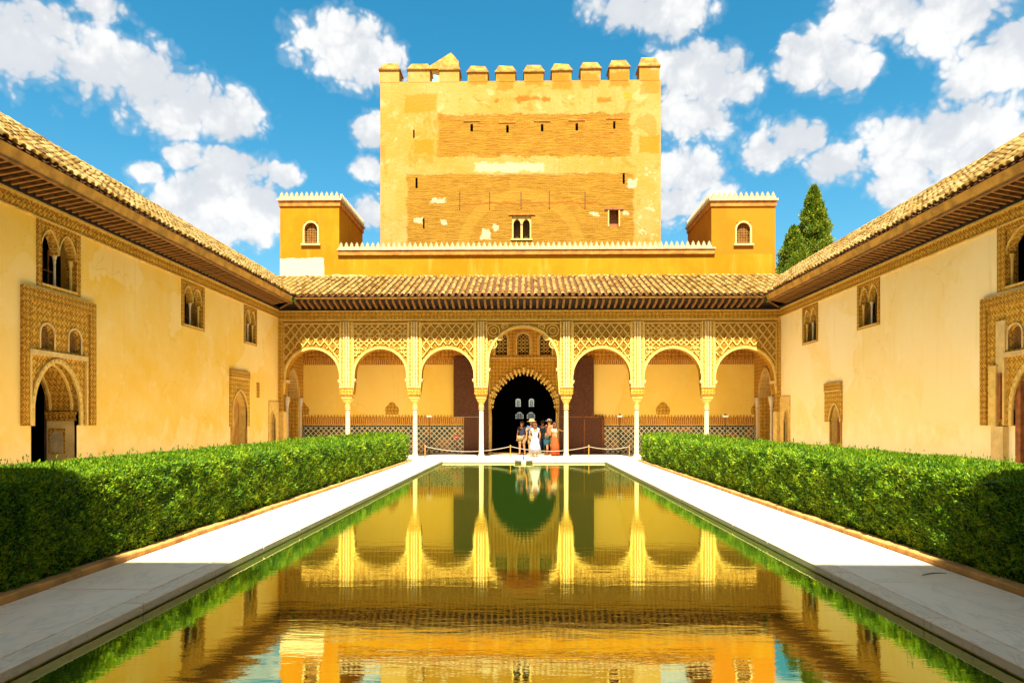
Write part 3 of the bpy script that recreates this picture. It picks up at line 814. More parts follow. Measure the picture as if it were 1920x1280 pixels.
        if dm == 'brown_wood':
            for k in range(4):
                e = d0+(d1-d0)*(k+.5)/4; boxpart('plank', 'brown_wood', pt, T, e-(d1-d0)/8+.006, e+(d1-d0)/8-.006, -.279, -.25, .01, zs)
        rv = MB(T)
        for (x0, z0), (x1, z1) in zip(ops, ops[1:]): rv.face((x0,-.02,z0), (x1,-.02,z1), (x1,-.285,z1), (x0,-.285,z0))
        rv.build('reveal', 'stucco', pt)
        holes.append((d0, d1, .0, za-.001, .02))
    if side < 0: boxpart('plaque', 'carved_l', t, T, SY(481,X), SY(486,X), .0, .02, SZ(481,745,X), SZ(481,717,X))
    # ---------------- wall, frieze, eaves
    mb = MB(T); holed_wall(mb, Y0, YF-.02, 0, ZT, holes, .05)
    for (a, b) in ((Y0, Y0), (39, 39)): mb.face((a,0,0), (a,-5.2,0), (a,-5.2,ZT), (a,0,ZT))
    mb.face((Y0,-5.2,0), (39,-5.2,0), (39,-5.2,ZT), (Y0,-5.2,ZT)); mb.face((YF-.02,0,5.5),(YF+4,0,5.5),(YF+4,0,ZT),(YF-.02,0,ZT))
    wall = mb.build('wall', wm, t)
    # rooms behind: dark interior shell
    rm = MB(T)
    rm.face((Y0,-4.6,0.005), (YF,-4.6,0.005), (YF,-4.6,6.7), (Y0,-4.6,6.7)); rm.face((Y0,-.82,4.6), (YF,-.82,4.6), (YF,-4.6,4.6), (Y0,-4.6,4.6))
    rm.face((Y0,-.01,6.7), (YF,-.01,6.7), (YF,-4.6,6.7), (Y0,-4.6,6.7)); rm.face((Y0,0,.004), (YF,0,.004), (YF,-4.6,.004), (Y0,-4.6,.004))
    # the inner skin keeps daylight from leaking round the portals
    cuts = [h for h in holes if h[2] < 1] 
    sk = MB(lambda a, d, z: T(a, d-.82, z)); holed_wall(sk, Y0, YF, 0, 4.6, [(h[0]+.0, h[1]-.0, 0, min(h[3], 3.0)) for h in cuts], .01)
    rm.v += [v for v in sk.v]; n0 = len(rm.v)-len(sk.v); rm.f += [[i+n0 for i in q] for q in sk.f]
    for h in cuts:
        for e in (h[0], h[1]): rm.face((e,-.79,0), (e,-.85,0), (e,-.85,3), (e,-.79,3))
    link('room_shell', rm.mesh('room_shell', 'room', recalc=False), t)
    boxpart('frieze', 'carved', t, T, Y0, YF-.02, .0, .04, 6.565, ZT-.005)
    boxpart('frieze_moulding', 'stucco', t, T, Y0, YF-.02, .0, .06, ZT-.045, ZT+.02)
    boxpart('frieze_moulding', 'stucco', t, T, Y0, YF-.02, .0, .055, 6.545, 6.585)
    YE = 32.5                                                       # eaves meet the arcade's eaves here
    # soffit boards and fascia
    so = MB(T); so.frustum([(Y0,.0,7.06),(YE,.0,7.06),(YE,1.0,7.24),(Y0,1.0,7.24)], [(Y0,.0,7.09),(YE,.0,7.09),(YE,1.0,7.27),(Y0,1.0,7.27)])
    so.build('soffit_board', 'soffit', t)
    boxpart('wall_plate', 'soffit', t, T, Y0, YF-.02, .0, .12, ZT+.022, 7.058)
    fa = MB(T); fa.frustum([(Y0,.93,7.14),(YE+.05,.93,7.14),(YE+.05,.985,7.14),(Y0,.985,7.14)], [(Y0,.93,7.38),(YE+.05,.93,7.38),(YE+.05,1.06,7.38),(Y0,1.06,7.38)])
    fa.build('fascia', 'fascia', t)
    boxpart('fascia_moulding', 'rafter', t, T, Y0, YE+.05, .90, 1.0, 7.085, 7.137)
    rw, n = .075, 0
    r0 = MB(T).frustum([(-rw/2,.05,6.99),(rw/2,.05,6.99),(rw/2,.90,7.15),(-rw/2,.90,7.15)], [(-rw/2,.05,7.06),(rw/2,.05,7.06),(rw/2,.95,7.225),(-rw/2,.95,7.225)])
    me = r0.mesh('rafter', 'rafter')
    ys = [y for y in np.arange(11.5, YE, .27)]
    if len(ys) > 300: ys = ys[:300]
    for y in ys: link('rafter', me, t, (0, y, random.uniform(-.008, .008)))
    for y in np.arange(Y0+.2, 11.4, .43): link('rafter', me, t, (0, float(y), 0))
    # roof
    P = .70; dR = -2.4; ZE = 7.43; zr = ZE+P*(1.06-dR)
    rf = MB(T); rf.face((Y0,1.02,ZE-.05), (39,1.02,ZE-.05), (39,dR,zr-.05), (Y0,dR,zr-.05)); rf.face((Y0,dR,zr-.05), (39,dR,zr-.05), (39,-5.2,ZT), (Y0,-5.2,ZT))
    for yy in (Y0, 39): rf.face((yy,1.02,ZE-.05), (yy,dR,zr-.05), (yy,-5.2,ZT), (yy,.0,ZT))
    rf.build('roof', 'pan', t)
    c0 = T(Y0+6, 1.06, ZE); upv = Vector(T(0, -1, P))-Vector(T(0, 0, 0))
    al = (0, 1, 0)
    nc = int((38.8-Y0-6)/.265)
    def skip(p): return False
    def key(p, i, j):
        return (p-cam.location).length+(100 if p.y < 12.5 else 0)
    slope_len = math.hypot(1, P)*(1.06-dR)
    tiled_roof(t, 'tile_side', c0, al, upv, nc, int(slope_len/.36), .265, .36, key, skip)
    ridge = MB()
    nseg = 84
    rme = None
    v, f = tile_mesh('tile_side', .13, .115, .48, .02)
    rme = bpy.data.meshes.new('ridge_tile'); rme.from_pydata(v, [], f); rme.materials.append(M['tile_side']); rme.update()
    for k in range(nseg):
        y = Y0+6+k*.415
        if y > 38.9: break
        link('ridge_tile', rme, t, T(y, dR, zr+.0+random.uniform(-.01, .01)), Euler((-.03, 0, random.uniform(-.03, .03))).to_matrix().to_4x4())
    return t
west = wing(-1); east = wing(1)

# ------------------------------------------------------------------ the arcade (north portico)
TF = lambda a, d, z: (a, YF-d, z)
TB = lambda a, d, z: (a, YB-d, z)
por = thing('arcade_portico', (0, YF, 0), 'seven-arched stucco arcade with slender marble columns at the far end of the pool', 'building')
COLX = [FX(p, YF) for p in (650, 777, 902, 1062, 1195, 1327)]
ZCAP, ZTOP = 2.98, 6.90
bays = [(536.5,636.5,655),(665,762,654),(790.5,888,654),(917,1045,614),(1074.5,1182,653),(1208,1314.5,653),(1341.5,1451,653)]
outs = []
for (p0, p1, pt) in bays:
    x0, x1 = FX(p0, YF), FX(p1, YF); zt = FZ((p0+p1)/2, pt, YF); hw = (x1-x0)/2
    outs.append(arch_outline((x0+x1)/2, hw, ZCAP, zt-hw*1.0, hw*1.0, 22, .0, .085))
aw = MB(TF); arch_panel(aw, XL, XR, ZCAP, ZTOP, outs, -.46, 0); arcade = aw.build('arcade_wall', 'carved_dark', por)
for k, o in enumerate(outs):
    ab = MB(TF); arch_band(ab, o, 0, .10, 0, .06); ar = ab.build('archivolt', 'stucco', por)
    arch_band(MB(TF), o, .105, .15, 0, .035).build('moulding', 'carved', ar)
    # little corbels (imposts) where the arch leaves the pier
    for e in (4, len(o)-5):
        sc = MB(TF); x, z = o[e]; sgn = 1 if e == 4 else -1
        sc.box(min(x-sgn*.05, x+sgn*.045), max(x-sgn*.05, x+sgn*.045), -.40, .085, z-.13, z-.045); sc.box(min(x-sgn*.05, x+sgn*.075), max(x-sgn*.05, x+sgn*.075), -.42, .095, z-.045, z-.0)
        sc.build('impost', 'stucco_pale', ar)
def col_at(i, x):
    prof = [(.155,.0),(.155,.07),(.135,.085),(.15,.12),(.125,.16),(.118,.19),(.112,.24),(.105,2.16),(.10,2.26)]
    sh = MB(lambda a, d, z: (a, YF+.23-d, z)).lathe(x, 0, prof, 18).build('column', 'marble_col', por, smooth=False)
    for p in sh.data.polygons: p.use_smooth = True
    nk = MB(lambda a, d, z: (a, YF+.23-d, z))
    nk.lathe(x, 0, [(.10,2.255),(.135,2.275),(.135,2.30),(.105,2.315),(.105,2.36),(.135,2.375),(.135,2.40),(.11,2.415)], 18); nk.build('astragal', 'stucco_pale', sh)
    cp = MB(lambda a, d, z: (a, YF+.23-d, z))
    cp.lathe(x, 0, [(.11,2.412),(.125,2.46),(.12,2.52),(.15,2.60),(.17,2.64)], 14)
    def ring(h, z): return [(x-h,-h,z),(x+h,-h,z),(x+h,h,z),(x-h,h,z)]
    cp.frustum(ring(.15, 2.62), ring(.235, 2.80)); cp.frustum(ring(.245, 2.803), ring(.245, 2.84)); cp.frustum(ring(.225, 2.842), ring(.225, 2.90)); cp.frustum(ring(.265, 2.902), ring(.265, ZCAP-.002))
    cp.build('capital', 'stucco', sh)
    boxpart('base', 'marble_col', sh, lambda a, d, z: (a, YF+.23-d, z), x-.19, x+.19, -.19, .19, .012, .075)
for i, x in enumerate(COLX): col_at(i, x)
ends = [XL]+COLX+[XR]
# piers with ribs, sebka panels over the arches
ZP0, ZP1 = FZ(960, 601, YF), ZTOP
pz_top = FZ(960, 603, YF)
for i, x in enumerate(COLX):
    left_o, right_o = outs[i], outs[i+1]
    hw = .30
    pl = MB(TF); pl.box(x-.30, x+.30, 0, .05, ZCAP+.26, pz_top); pier = pl.build('pier', 'carved', por)
    for e in (-.115, 0, .115): boxpart('rib', 'stucco_pale', pier, TF, x+e-.035, x+e+.035, .051, .10, ZCAP+.36, pz_top)
    for e in (-.27, .27): boxpart('rib', 'stucco', pier, TF, x+e-.03, x+e+.03, .051, .075, ZCAP+.36, pz_top)
    boxpart('pier_base', 'carved_l', pier, TF, x-.31, x+.31, .0, .085, ZCAP+.002, ZCAP+.30); boxpart('moulding', 'stucco_pale', pier, TF, x-.32, x+.32, 0, .11, ZCAP+.302, ZCAP+.355)
for x0, x1 in ((XL, FX(531.5,YF)), (FX(1456,YF), XR)):
    boxpart('end_pier', 'carved', por, TF, x0, x1, 0, .07, ZCAP-.8, ZTOP-.3)
    boxpart('end_jamb', 'stucco', por, TF, x0, x1-.0, -.46, .03, .012, ZCAP-.82)
for k, o in enumerate(outs):
    a0 = (ends[k]+.31) if k else FX(532, YF); a1 = (ends[k+1]-.31) if k < 6 else FX(1455.5, YF)
    z0, z1 = (ZCAP+.7, FZ(960, 607, YF))
    c = (o[0][0]+o[-1][0])/2; zt = max(q[1] for q in o); rin = (o[-1][0]-o[0][0])/2-.085; zc = zt-rin
    def inside(a, z, c=c, zc=zc, r=rin+.17): return math.hypot(a-c, max(z-zc, 0)) > r and z > zc-.2
    if k == 3: 
        # central bay: scroll-work spandrels
        for sx in (-1, 1):
            for (rx, rz, r) in ((1.38,-.32,.26),(1.42,-.95,.17),(.86,-.13,.13),(1.10,-.62,.12)):
                cx, cz = c+sx*rx, z1+rz; sp = MB(TF)
                ring = [(cx+r*math.cos(q*6.283/20), cz+r*math.sin(q*6.283/20)) for q in range(21)]
                arch_band(sp, ring, -.035, 0, 0, .035)
                ring = [(cx+r*.5*math.cos(q*6.283/12), cz+r*.5*math.sin(q*6.283/12)) for q in range(13)]
                arch_band(sp, ring, -.03, 0, 0, .03)
                sp.build('scroll', 'stucco', por)
    else:
        fine = k in (1, 5)
        la = MB(TF)
        if fine:
            lattice(la, a0, a1, z0, z1, inside, .26, .34, .045, 0, .04, .05, .12); lattice(la, a0, a1, z0, z1, inside, .52, .68, .05, 0, .05, .05, -.12)
        else:
            lattice(la, a0, a1, z0, z1, inside, .40, .52, .055, 0, .06, .06, .0)
        sb = la.build('sebka_lattice', 'stucco', por)
        bo = MB(TF)                                     # nested lozenges in the meshes of the net
        if not fine:
            pa, pz = .20, .26
            for i in range(-14, 15):
                for j in range(-1, 30):
                    a = (a0+a1)/2+i*pa; z = z0+pz*(j*.5)*2*.5
                    if (i+j) % 2 == 0: continue
                    z = z0+pz*j
                    for rr, d in ((.66, .028), (.30, .034)):
                        q = [(a-pa*rr, z), (a, z+pz*rr), (a+pa*rr, z), (a, z-pz*rr)]
                        if all(a0+.02 < x < a1-.02 and inside(x, y) and y < z1 for x, y in q):
                            arch_band(bo, q+[q[0]], -.02, .012, 0, d)
            if bo.f: tag(bo.build('lozenges', 'carved', sb), kind='stuff')
    boxpart('panel_moulding', 'stucco', por, TF, a0, a1, 0, .055, z1+.002, z1+.05)
    for e in (a0, a1-.035):
        if k != 3: boxpart('panel_moulding', 'stucco', por, TF, e, e+.035, 0, .05, zc+.15, z1)
boxpart('frieze', 'carved', por, TF, XL+.005, XR-.005, 0, .05, FZ(960,598,YF), FZ(960,584,YF))
boxpart('frieze_moulding', 'stucco', por, TF, XL+.006, XR-.006, 0, .075, FZ(960,600.5,YF), FZ(960,598.2,YF))
boxpart('frieze_moulding', 'stucco', por, TF, XL+.006, XR-.006, 0, .085, FZ(960,584,YF)+.001, FZ(960,582,YF))
# eaves
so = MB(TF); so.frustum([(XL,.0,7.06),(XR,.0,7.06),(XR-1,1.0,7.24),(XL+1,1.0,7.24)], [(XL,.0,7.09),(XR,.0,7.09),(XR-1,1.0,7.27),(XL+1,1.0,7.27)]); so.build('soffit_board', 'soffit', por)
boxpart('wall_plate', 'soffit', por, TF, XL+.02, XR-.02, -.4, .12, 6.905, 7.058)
fa = MB(TF); fa.frustum([(XL+.98,.97,7.29),(XR-.98,.97,7.29),(XR-.98,1.01,7.29),(XL+.98,1.01,7.29)], [(XL+.98,.97,7.36),(XR-.98,.97,7.36),(XR-.98,1.05,7.36),(XL+.98,1.05,7.36)]); fa.build('fascia', 'fascia', por)
r0 = MB(TF).frustum([(-.05,.05,6.96),(.05,.05,6.96),(.05,.93,7.14),(-.05,.93,7.14)], [(-.05,.05,7.06),(.05,.05,7.06),(.05,1.02,7.26),(-.05,1.02,7.26)])
me = r0.mesh('rafter', 'rafter')
for x in np.arange(XL+1.1, XR-1.05, .30): link('rafter', me, por, (float(x), 0, random.uniform(-.008, .008)))
for sx, xc in ((1, XL), (-1, XR)):       # diagonal corner rafter
    cr = MB(); cr.tube([(xc+sx*.05, YF-.05, 7.0), (xc+sx*.98, YF-.98, 7.2)], .06, 4); cr.build('corner_rafter', 'rafter', por)
PB = .38; ZEB = 7.42
rf = MB(); rf.face((XL-2.6,32.46,ZEB-.05), (XR+2.6,32.46,ZEB-.05), (XR+2.6,YB,ZEB-.05+PB*(YB-32.46)), (XL-2.6,YB,ZEB-.05+PB*(YB-32.46)))
rf.build('roof', 'pan', por)
upv = Vector((0, 1, PB))
def under_side(p):                          # covered by the wings' roofs
    zl = 7.43+.7*(XL+1.06-p.x); zr = 7.43+.7*(p.x-(XR-1.06))
    return p.z+.06 < max(zl, zr)
x0 = XL-1.9; pit = .305
tiled_roof(por, 'tile', (x0, 32.44, ZEB), (1,0,0), upv, int((XR+1.9-x0)/pit), int((YB-32.44)*math.hypot(1, PB)/.37), pit, .37, lambda p, i, j: j*100+abs(p.x), under_side)

# ------------------------------------------------------------------ gallery: back wall, door, dado
hall = thing('hall_building', (0, YB, 0), 'ochre hall behind the arcade with crested parapet above the tiled roof', 'building')
WX0, WX1 = FX(637, YB), FX(1336, YB)
ZPAR = FZ(960, 478, YB)
dx0, dx1 = FX(921.5, YB), FX(1042.5, YB); dzt = FZ(982, 697, YB)
aw0, aw1 = FX(919, YB), FX(1046, YB)
win3 = [(FX(929,YB),FX(951,YB)), (FX(970,YB),FX(992.5,YB)), (FX(1012,YB),FX(1034.5,YB))]
wz0, wz1 = FZ(982,665,YB), FZ(982,625,YB)
holes = [(dx0, dx1, .012, dzt, .5)]+[(a, b, wz0, wz1, .35) for a, b in win3]
bw = MB(TB); holed_wall(bw, XL-.0, XR+.0, 0, 8.2, holes, .5); gw = bw.build('gallery_wall', 'inner', hall)
# parapet wall above the roof
boxpart('parapet_wall', 'parapet', hall, TB, WX0-3.1, WX1+3.1, -.35, -.01, 8.25, ZPAR)
boxpart('cornice', 'cornice', hall, TB, FX(634,YB), FX(1340,YB), -.4, .10, ZPAR+.002, FZ(960,469,YB))
boxpart('coping', 'merlon_white', hall, TB, FX(633,YB), FX(1341,YB), -.42, .15, FZ(960,469,YB)+.002, FZ(960,466,YB))
def merlon_mesh(w, h, th, mat):
    m = MB(); pts = [(-w/2,0),(w/2,0),(w/2,h*.34),(w*.26,h*.42),(w*.30,h*.62),(0,h),(-w*.30,h*.62),(-w*.26,h*.42),(-w/2,h*.34)]
    i = [m.p(x, -th/2, z) for x, z in pts]; j = [m.p(x, th/2, z) for x, z in pts]
    m.f.append(i); m.f.append(j[::-1])
    for k in range(len(pts)): m.f.append([i[k], i[(k+1) % 9], j[(k+1) % 9], j[k]])
    return m.mesh('merlon', mat)
mer = merlon_mesh(.26, .36, .12, 'merlon_white')
zc = FZ(960,466,YB)
xs = np.arange(FX(640,YB), FX(1337,YB), .278)
for x in xs: link('merlon', mer, hall, (float(x), YB-.02, zc+random.uniform(-.012, .0)))
# low tiled roof right behind the crest
rx0, rx1 = FX(668, 38), FX(1305, 38)
tiled_roof(hall, 'tile', (rx0, YB+.35, zc-.02), (1,0,0), (0,1,.32), int((rx1-rx0)/.28), 4, .28, .36, lambda p, i, j: j, None, 60)
boxpart('flat_roof', 'pan', hall, TB, WX0, WX1, -5.2, -.36, ZPAR-.1, ZPAR+.1)
# bands on the gallery wall
def zb(py): return FZ(960, py, YB)
for (xa, xb) in ((XL+.01, aw0-.02), (aw1+.02, XR-.01)):
    boxpart('upper_frieze', 'carved_red', hall, TB, xa, xb, 0, .02, zb(674), 6.4)
    boxpart('inscription_band', 'inscription', hall, TB, xa, xb, 0, .03, zb(683.5), zb(674)-.002)
    boxpart('dado_frieze', 'inscription', hall, TB, xa, xb, 0, .025, zb(795), zb(782))
    boxpart('dado_frieze_moulding', 'stucco', hall, TB, xa, xb, 0, .035, zb(797), zb(795)-.002)
    boxpart('dado_cap', 'black', hall, TB, xa, xb, 0, .038, zb(799), zb(797)-.002)
    boxpart('dado', 'dado', hall, TB, xa, xb, 0, .03, .05, zb(799)-.002)
    boxpart('skirting', 'marble_col', hall, TB, xa, xb, 0, .04, .012, .048)
    tm = MB(TB)
    for x in np.arange(xa+.1, xb-.1, .17): tm.face((x-.06,.012,zb(782)+.002), (x+.06,.012,zb(782)+.002), (x+.045,.012,zb(779)), (x,.012,zb(776.5)), (x-.045,.012,zb(779)))
    tag(tm.build('crest_band', 'carved', hall), kind='stuff')
for px in (735, 567, 1243, 1421):
    cx = FX(px, YB); pts = [(cx-.33, zb(776.5))]+[(cx-.36*math.cos(q), zb(776.5)+.22+.30*math.sin(q)+.12*max(0, math.sin(q)-.8)*5) for q in np.linspace(0, math.pi, 15)]+[(cx+.33, zb(776.5))]
    m = MB(TB); m.frustum([(x, .001, z) for x, z in pts], [(x, .02, z) for x, z in pts]); m.build('cartouche', 'carved', hall)
# great door: lambrequin arch in a carved alfiz
zr0 = zb(672)
zs = zb(760)
do = arch_outline((dx0+dx1)/2, (dx1-dx0)/2, .012, zs, dzt-zs, 26, .30)
hd = [q for q in do if q[1] > zs-.02]; hd = [(hd[0][0], zs-.4)]+hd+[(hd[-1][0], zs-.4)]
al = MB(TB); arch_panel(al, aw0, aw1, zs-.4, zr0, [hd], -.40, .04); door_arch = al.build('door_arch', 'carved', hall)
for (a, b) in ((aw0, dx0+.002), (dx1-.002, aw1)): boxpart('jamb', 'stucco', door_arch, TB, a, b, -.4, .04, .012, zs-.402)
boxpart('alfiz_moulding', 'stucco_pale', door_arch, TB, aw0, aw1, 0, .075, zr0+.002, zr0+.06)
for (a, b) in ((aw0-.07, aw0-.002), (aw1+.002, aw1+.07)): boxpart('alfiz_moulding', 'stucco_pale', door_arch, TB, a, b, 0, .07, .012, 5.75)
mq = MB(TB); n = 0
for w_, dd, sz in ((-.06, .02, .06), (.05, .10, .065), (.17, .15, .07)):     # stalactite fringe along the arch
    oo = offset_line(hd, w_)
    for i in range(1, len(oo)-1):
        x, z = oo[i]
        if i % 2: z -= .05
        mq.frustum([(x-sz*.3,-.12,z-sz*1.5),(x+sz*.3,-.12,z-sz*1.5),(x+sz*.3,dd-.03,z-sz*1.5),(x-sz*.3,dd-.03,z-sz*1.5)], [(x-sz,-.12,z+sz*.7),(x+sz,-.12,z+sz*.7),(x+sz,dd,z+sz*.7),(x-sz,dd,z+sz*.7)])
tag(mq.build('muqarnas_fringe', 'stucco', door_arch), kind='stuff')
# wall with three traceried windows above the door
wp = MB(TB); wo = [arch_outline((a+b)/2, (b-a)/2, wz0, wz1-.30, .30, 12, .15) for a, b in win3]
arch_panel(wp, aw0, aw1, zr0+.062, 6.4, wo, -.2, .03); wpan = wp.build('window_panel', 'carved', hall)
for o in wo:
    arch_band(MB(TB), o, 0, .07, .03, .06).build('moulding', 'stucco', wpan)
    arch_band(MB(TB), o, .10, .13, .03, .05).build('moulding', 'stucco_pale', wpan)
    t_ = MB(TB); tracery(t_, o, -.12, -.10, .19, .035); t_.build('tracery', 'stucco', wpan)
    boxpart('backing', 'near_black', wpan, TB, o[0][0]-.02, o[-1][0]+.02, -.34, -.30, wz0-.02, wz1+.02)  # dark sheet standing in for the shade behind the tracery
# open door leaves folded against the wall
def leaf(px_a, px_b, px_low, right):
    up0, up1 = sorted((FX(px_a, YB), FX(px_b, YB))); lo = FX(px_low, YB)
    l0, l1 = (lo, up1) if not right else (up0, lo)
    zt, zm = zb(671), zb(781)
    d0, d1 = .06, .17
    b = MB(TB).box(up0, up1, d0, d1, zm, zt).build('door_leaf', 'dark_wood', hall)
    boxpart('lower_leaf', 'dark_wood', b, TB, l0, l1, d0, d1-.02, .03, zm-.004)
    boxpart('cross_rail', 'brown_wood', b, TB, min(up0, l0), max(up1, l1), d1-.02, d1+.02, zm-.03, zm+.01) if right else boxpart('cross_rail', 'rope', b, TB, up0, up1-.3, d1-.02, d1+.015, zm-.02, zm+.004)
    # geometric boarding: raised fillets in a net, stiles and nails
    for (a0, a1, z0, z1, dd) in ((up0, up1, zm+.03, zt, d1), (l0, l1, .05, zm-.05, d1-.02)):
        for e in (a0, a1-.07): boxpart('stile', 'dark_wood', b, TB, e, e+.07, dd, dd+.018, z0, z1)
        for z in (z0, z1-.08): boxpart('rail', 'dark_wood', b, TB, a0+.071, a1-.071, dd, dd+.017, z, z+.08)
        la = MB(TB); lattice(la, a0+.08, a1-.08, z0+.09, z1-.09, lambda a, z: True, .13, .13, .02, dd, dd+.010, .13); la.build('fillet', 'dark_wood', b)
    if right:
        w0, w1 = FX(1094, YB), FX(1131, YB)
        for e in (w0, w1-.06): boxpart('wicket_frame', 'brown_wood', b, TB, e, e+.05, d1, d1+.03, .06, zm-.12)
leaf(851, 916, 870.5, False); leaf(1113, 1049, 1132.5, True)
# end walls of the gallery with an alcove arch each
for sx, X in ((1, XL), (-1, XR)):
    TE = lambda a, d, z, X=X, sx=sx: (X+sx*d, a, z)
    ca, hwid = 35.45, .95
    o = arch_outline(ca, hwid, .012, 2.9, 1.35, 20, .25)
    m = MB(TE); arch_panel(m, YF+.46, YB-.001, .012, 6.4, [o], -.5, 0); ew = m.build('end_wall', 'carved', hall)
    m = MB(TE); m.face((YF+.3,-1.6,0), (YB,-1.6,0), (YB,-1.6,5), (YF+.3,-1.6,5))
    for e in (ca-hwid-.02, ca+hwid+.02): m.face((e,-.5,0), (e,-1.6,0), (e,-1.6,5), (e,-.5,5))
    m.face((YF+.3,-.5,4.5), (YB,-.5,4.5), (YB,-1.6,4.5), (YF+.3,-1.6,4.5)); m.build('alcove', 'inner', ew)
    hd2 = [q for q in o if q[1] > 2.88]
    arch_band(MB(TE), o, 0, .12, 0, .07).build('archivolt', 'stucco', ew)
    rb = MB(TE)
    for k in range(1, len(hd2)-1):
        for q in (0, .5):
            x = hd2[k][0]*(1-q)+hd2[k+1][0]*q; z = hd2[k][1]*(1-q)+hd2[k+1][1]*q; rb.box(x-.028, x+.028, -.45, .10, z-.02, z+.02)
    tag(rb.build('muqarnas_ribs', 'stucco_pale', ew), kind='stuff')
    for e in (ca-hwid-.09, ca+hwid+.09):
        MB(lambda a, d, z, X=X, sx=sx: (X+sx*(d+.10), a, z)).lathe(e, 0, [(.10,.012),(.09,.1),(.075,.14),(.07,2.3),(.10,2.34),(.075,2.4),(.14,2.75),(.14,2.9)], 12).build('colonnette', 'marble_col', ew)
    for (a, b) in ((YF+.47, ca-hwid-.2), (ca+hwid+.2, YB-.03)): boxpart('dado', 'dado', ew, TE, a, b, 0, .03, .05, 1.45)
    boxpart('alcove_dado', 'dado', ew, TE, ca-hwid, ca+hwid, -1.59, -1.56, .05, 1.45)
boxpart('ceiling', 'brown_wood', hall, TB, XL-.3, XR+.3, 0, YB-YF-.3, 6.42, 6.5)
# dark rooms behind the door with small windows in the far wall
YW = 57.0
TW = lambda a, d, z: (a, YW-d, z)
wn = []
for (px, py, w, h) in ((971.5,754.5,9.5,15), (996.5,754.5,9.5,15), (974,778.5,15,12), (995.5,778.5,15,12)):
    cx, cz = FX(px, YW), FZ(px, py, YW); sc = FPX/YW; wn.append((cx-w/sc/2, cx+w/sc/2, cz-h/sc/2, cz+h/sc/2))
rm = MB(TW); holed_wall(rm, -5.5, 5.5, 0, 7.5, wn, .5)
for x in (-5.5, 5.5): rm.face((x,0,0), (x,YW-YB-.45,0), (x,YW-YB-.45,7.5), (x,0,7.5))
rm.face((-5.5,0,7.5), (5.5,0,7.5), (5.5,YW-YB-.45,7.5), (-5.5,YW-YB-.45,7.5)); rm.face((-5.5,0,.005), (5.5,0,.005), (5.5,YW-YB-.45,.005), (-5.5,YW-YB-.45,.005))
for (a, b) in ((-5.5, dx0), (dx1, 5.5)): rm.face((a,YW-YB-.5,0), (b,YW-YB-.5,0), (b,YW-YB-.5,7.5), (a,YW-YB-.5,7.5))
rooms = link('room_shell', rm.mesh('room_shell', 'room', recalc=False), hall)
for k, (a, b, c, d) in enumerate(wn):
    o = arch_outline((a+b)/2, (b-a)/2, c, d-(b-a)*.4, (b-a)*.4, 10)
    m = MB(TW); arch_panel(m, a-.02, b+.02, c-.02, d+.01, [o], .0, .05); m.build('window_head', 'room', rooms)
    m = MB(TW); tracery(m, o, -.02, .0, .13 if k < 2 else .16, .045 if k < 2 else .065); m.build('tracery', 'room', rooms)
boxpart('threshold', 'stucco', hall, TB, dx0-.15, dx1+.15, .0, .6, .012, .09)

# ------------------------------------------------------------------ turrets
def turret(pa, pb, pback, wa, wb, label, inner):
    YT = YB+.012
    x0, x1 = FX(pa, YT), FX(pb, YT); z1 = FZ((pa+pb)/2, 387, YT)
    t = thing('turret', ((x0+x1)/2, YT, 0), label, 'tower', 'small crested turrets beside the great tower')
    Y2 = YT+5.4
    T = lambda a, d, z: (a, YT-d, z)
    wa0, wa1, wz0, wz1 = FX(wa, YT), FX(wb, YT), FZ(wa, 457, YT), FZ(wa, 417, YT)
    mb = MB(T); holed_wall(mb, x0, x1, 0, z1, [(wa0, wa1, wz0, wz1, .25)], .25)
    for x in (x0, x1): mb.face((x,0,0), (x,-(Y2-YT),0), (x,-(Y2-YT),z1), (x,0,z1))
    mb.face((x0,-(Y2-YT),0), (x1,-(Y2-YT),0), (x1,-(Y2-YT),z1), (x0,-(Y2-YT),z1)); mb.face((x0,0,z1), (x1,0,z1), (x1,-(Y2-YT),z1), (x0,-(Y2-YT),z1))
    mb.build('wall', 'parapet' if inner == 'right' else 'turret', t)
    o = arch_outline((wa0+wa1)/2, (wa1-wa0)/2-.03, wz0+.01, wz1-.36, .33, 14)
    w = MB(T); arch_panel(w, wa0-.001, wa1+.001, wz0, wz1, [o], -.22, -.05); win = w.build('window', 'turret', t)
    tr = MB(T); tracery(tr, o, -.16, -.12, .13, .034); tr.build('tracery', 'lattice', win)
    arch_band(MB(T), o, .02, .10, -.05, .03).build('surround', 'stucco_pale', win)
    boxpart('sill', 'stucco_pale', win, T, wa0-.16, wa1+.16, -.05, .11, wz0-.10, wz0-.004)
    boxpart('backing', 'near_black', win, T, wa0+.01, wa1-.01, -.24, -.23, wz0, wz1)  # dark sheet painted as the shade inside the turret window
    zz1 = FZ((pa+pb)/2, 377, YT); zz2 = FZ((pa+pb)/2, 373, YT)
    boxpart('cornice', 'cornice', t, T, x0-.06, x1+.06, -(Y2-YT)-.06, .06, z1+.002, zz1)
    boxpart('coping', 'merlon_white', t, T, x0-.13, x1+.13, -(Y2-YT)-.13, .13, zz1+.002, zz2)
    n = 12
    for k in range(n): link('merlon', mer, t, (x0-.02+(x1-x0+.04)*(k+.5)/n, YT-.02, zz2-.004))
    for k in range(18):
        for x in (x0-.03, x1+.03): link('merlon', mer, t, (x, YT+.2+(5.2)*(k+.5)/18, zz2-.004), Matrix.Rotation(math.pi/2, 4, 'Z'))
    return t
turret(525, 636, 680, 570.5, 595.5, 'orange crested turret left of the great tower, pale patch at its foot', 'right')
turret(1334, 1453.5, 1288, 1381, 1407, 'orange crested turret right of the great tower, nearest the cypresses', 'left')

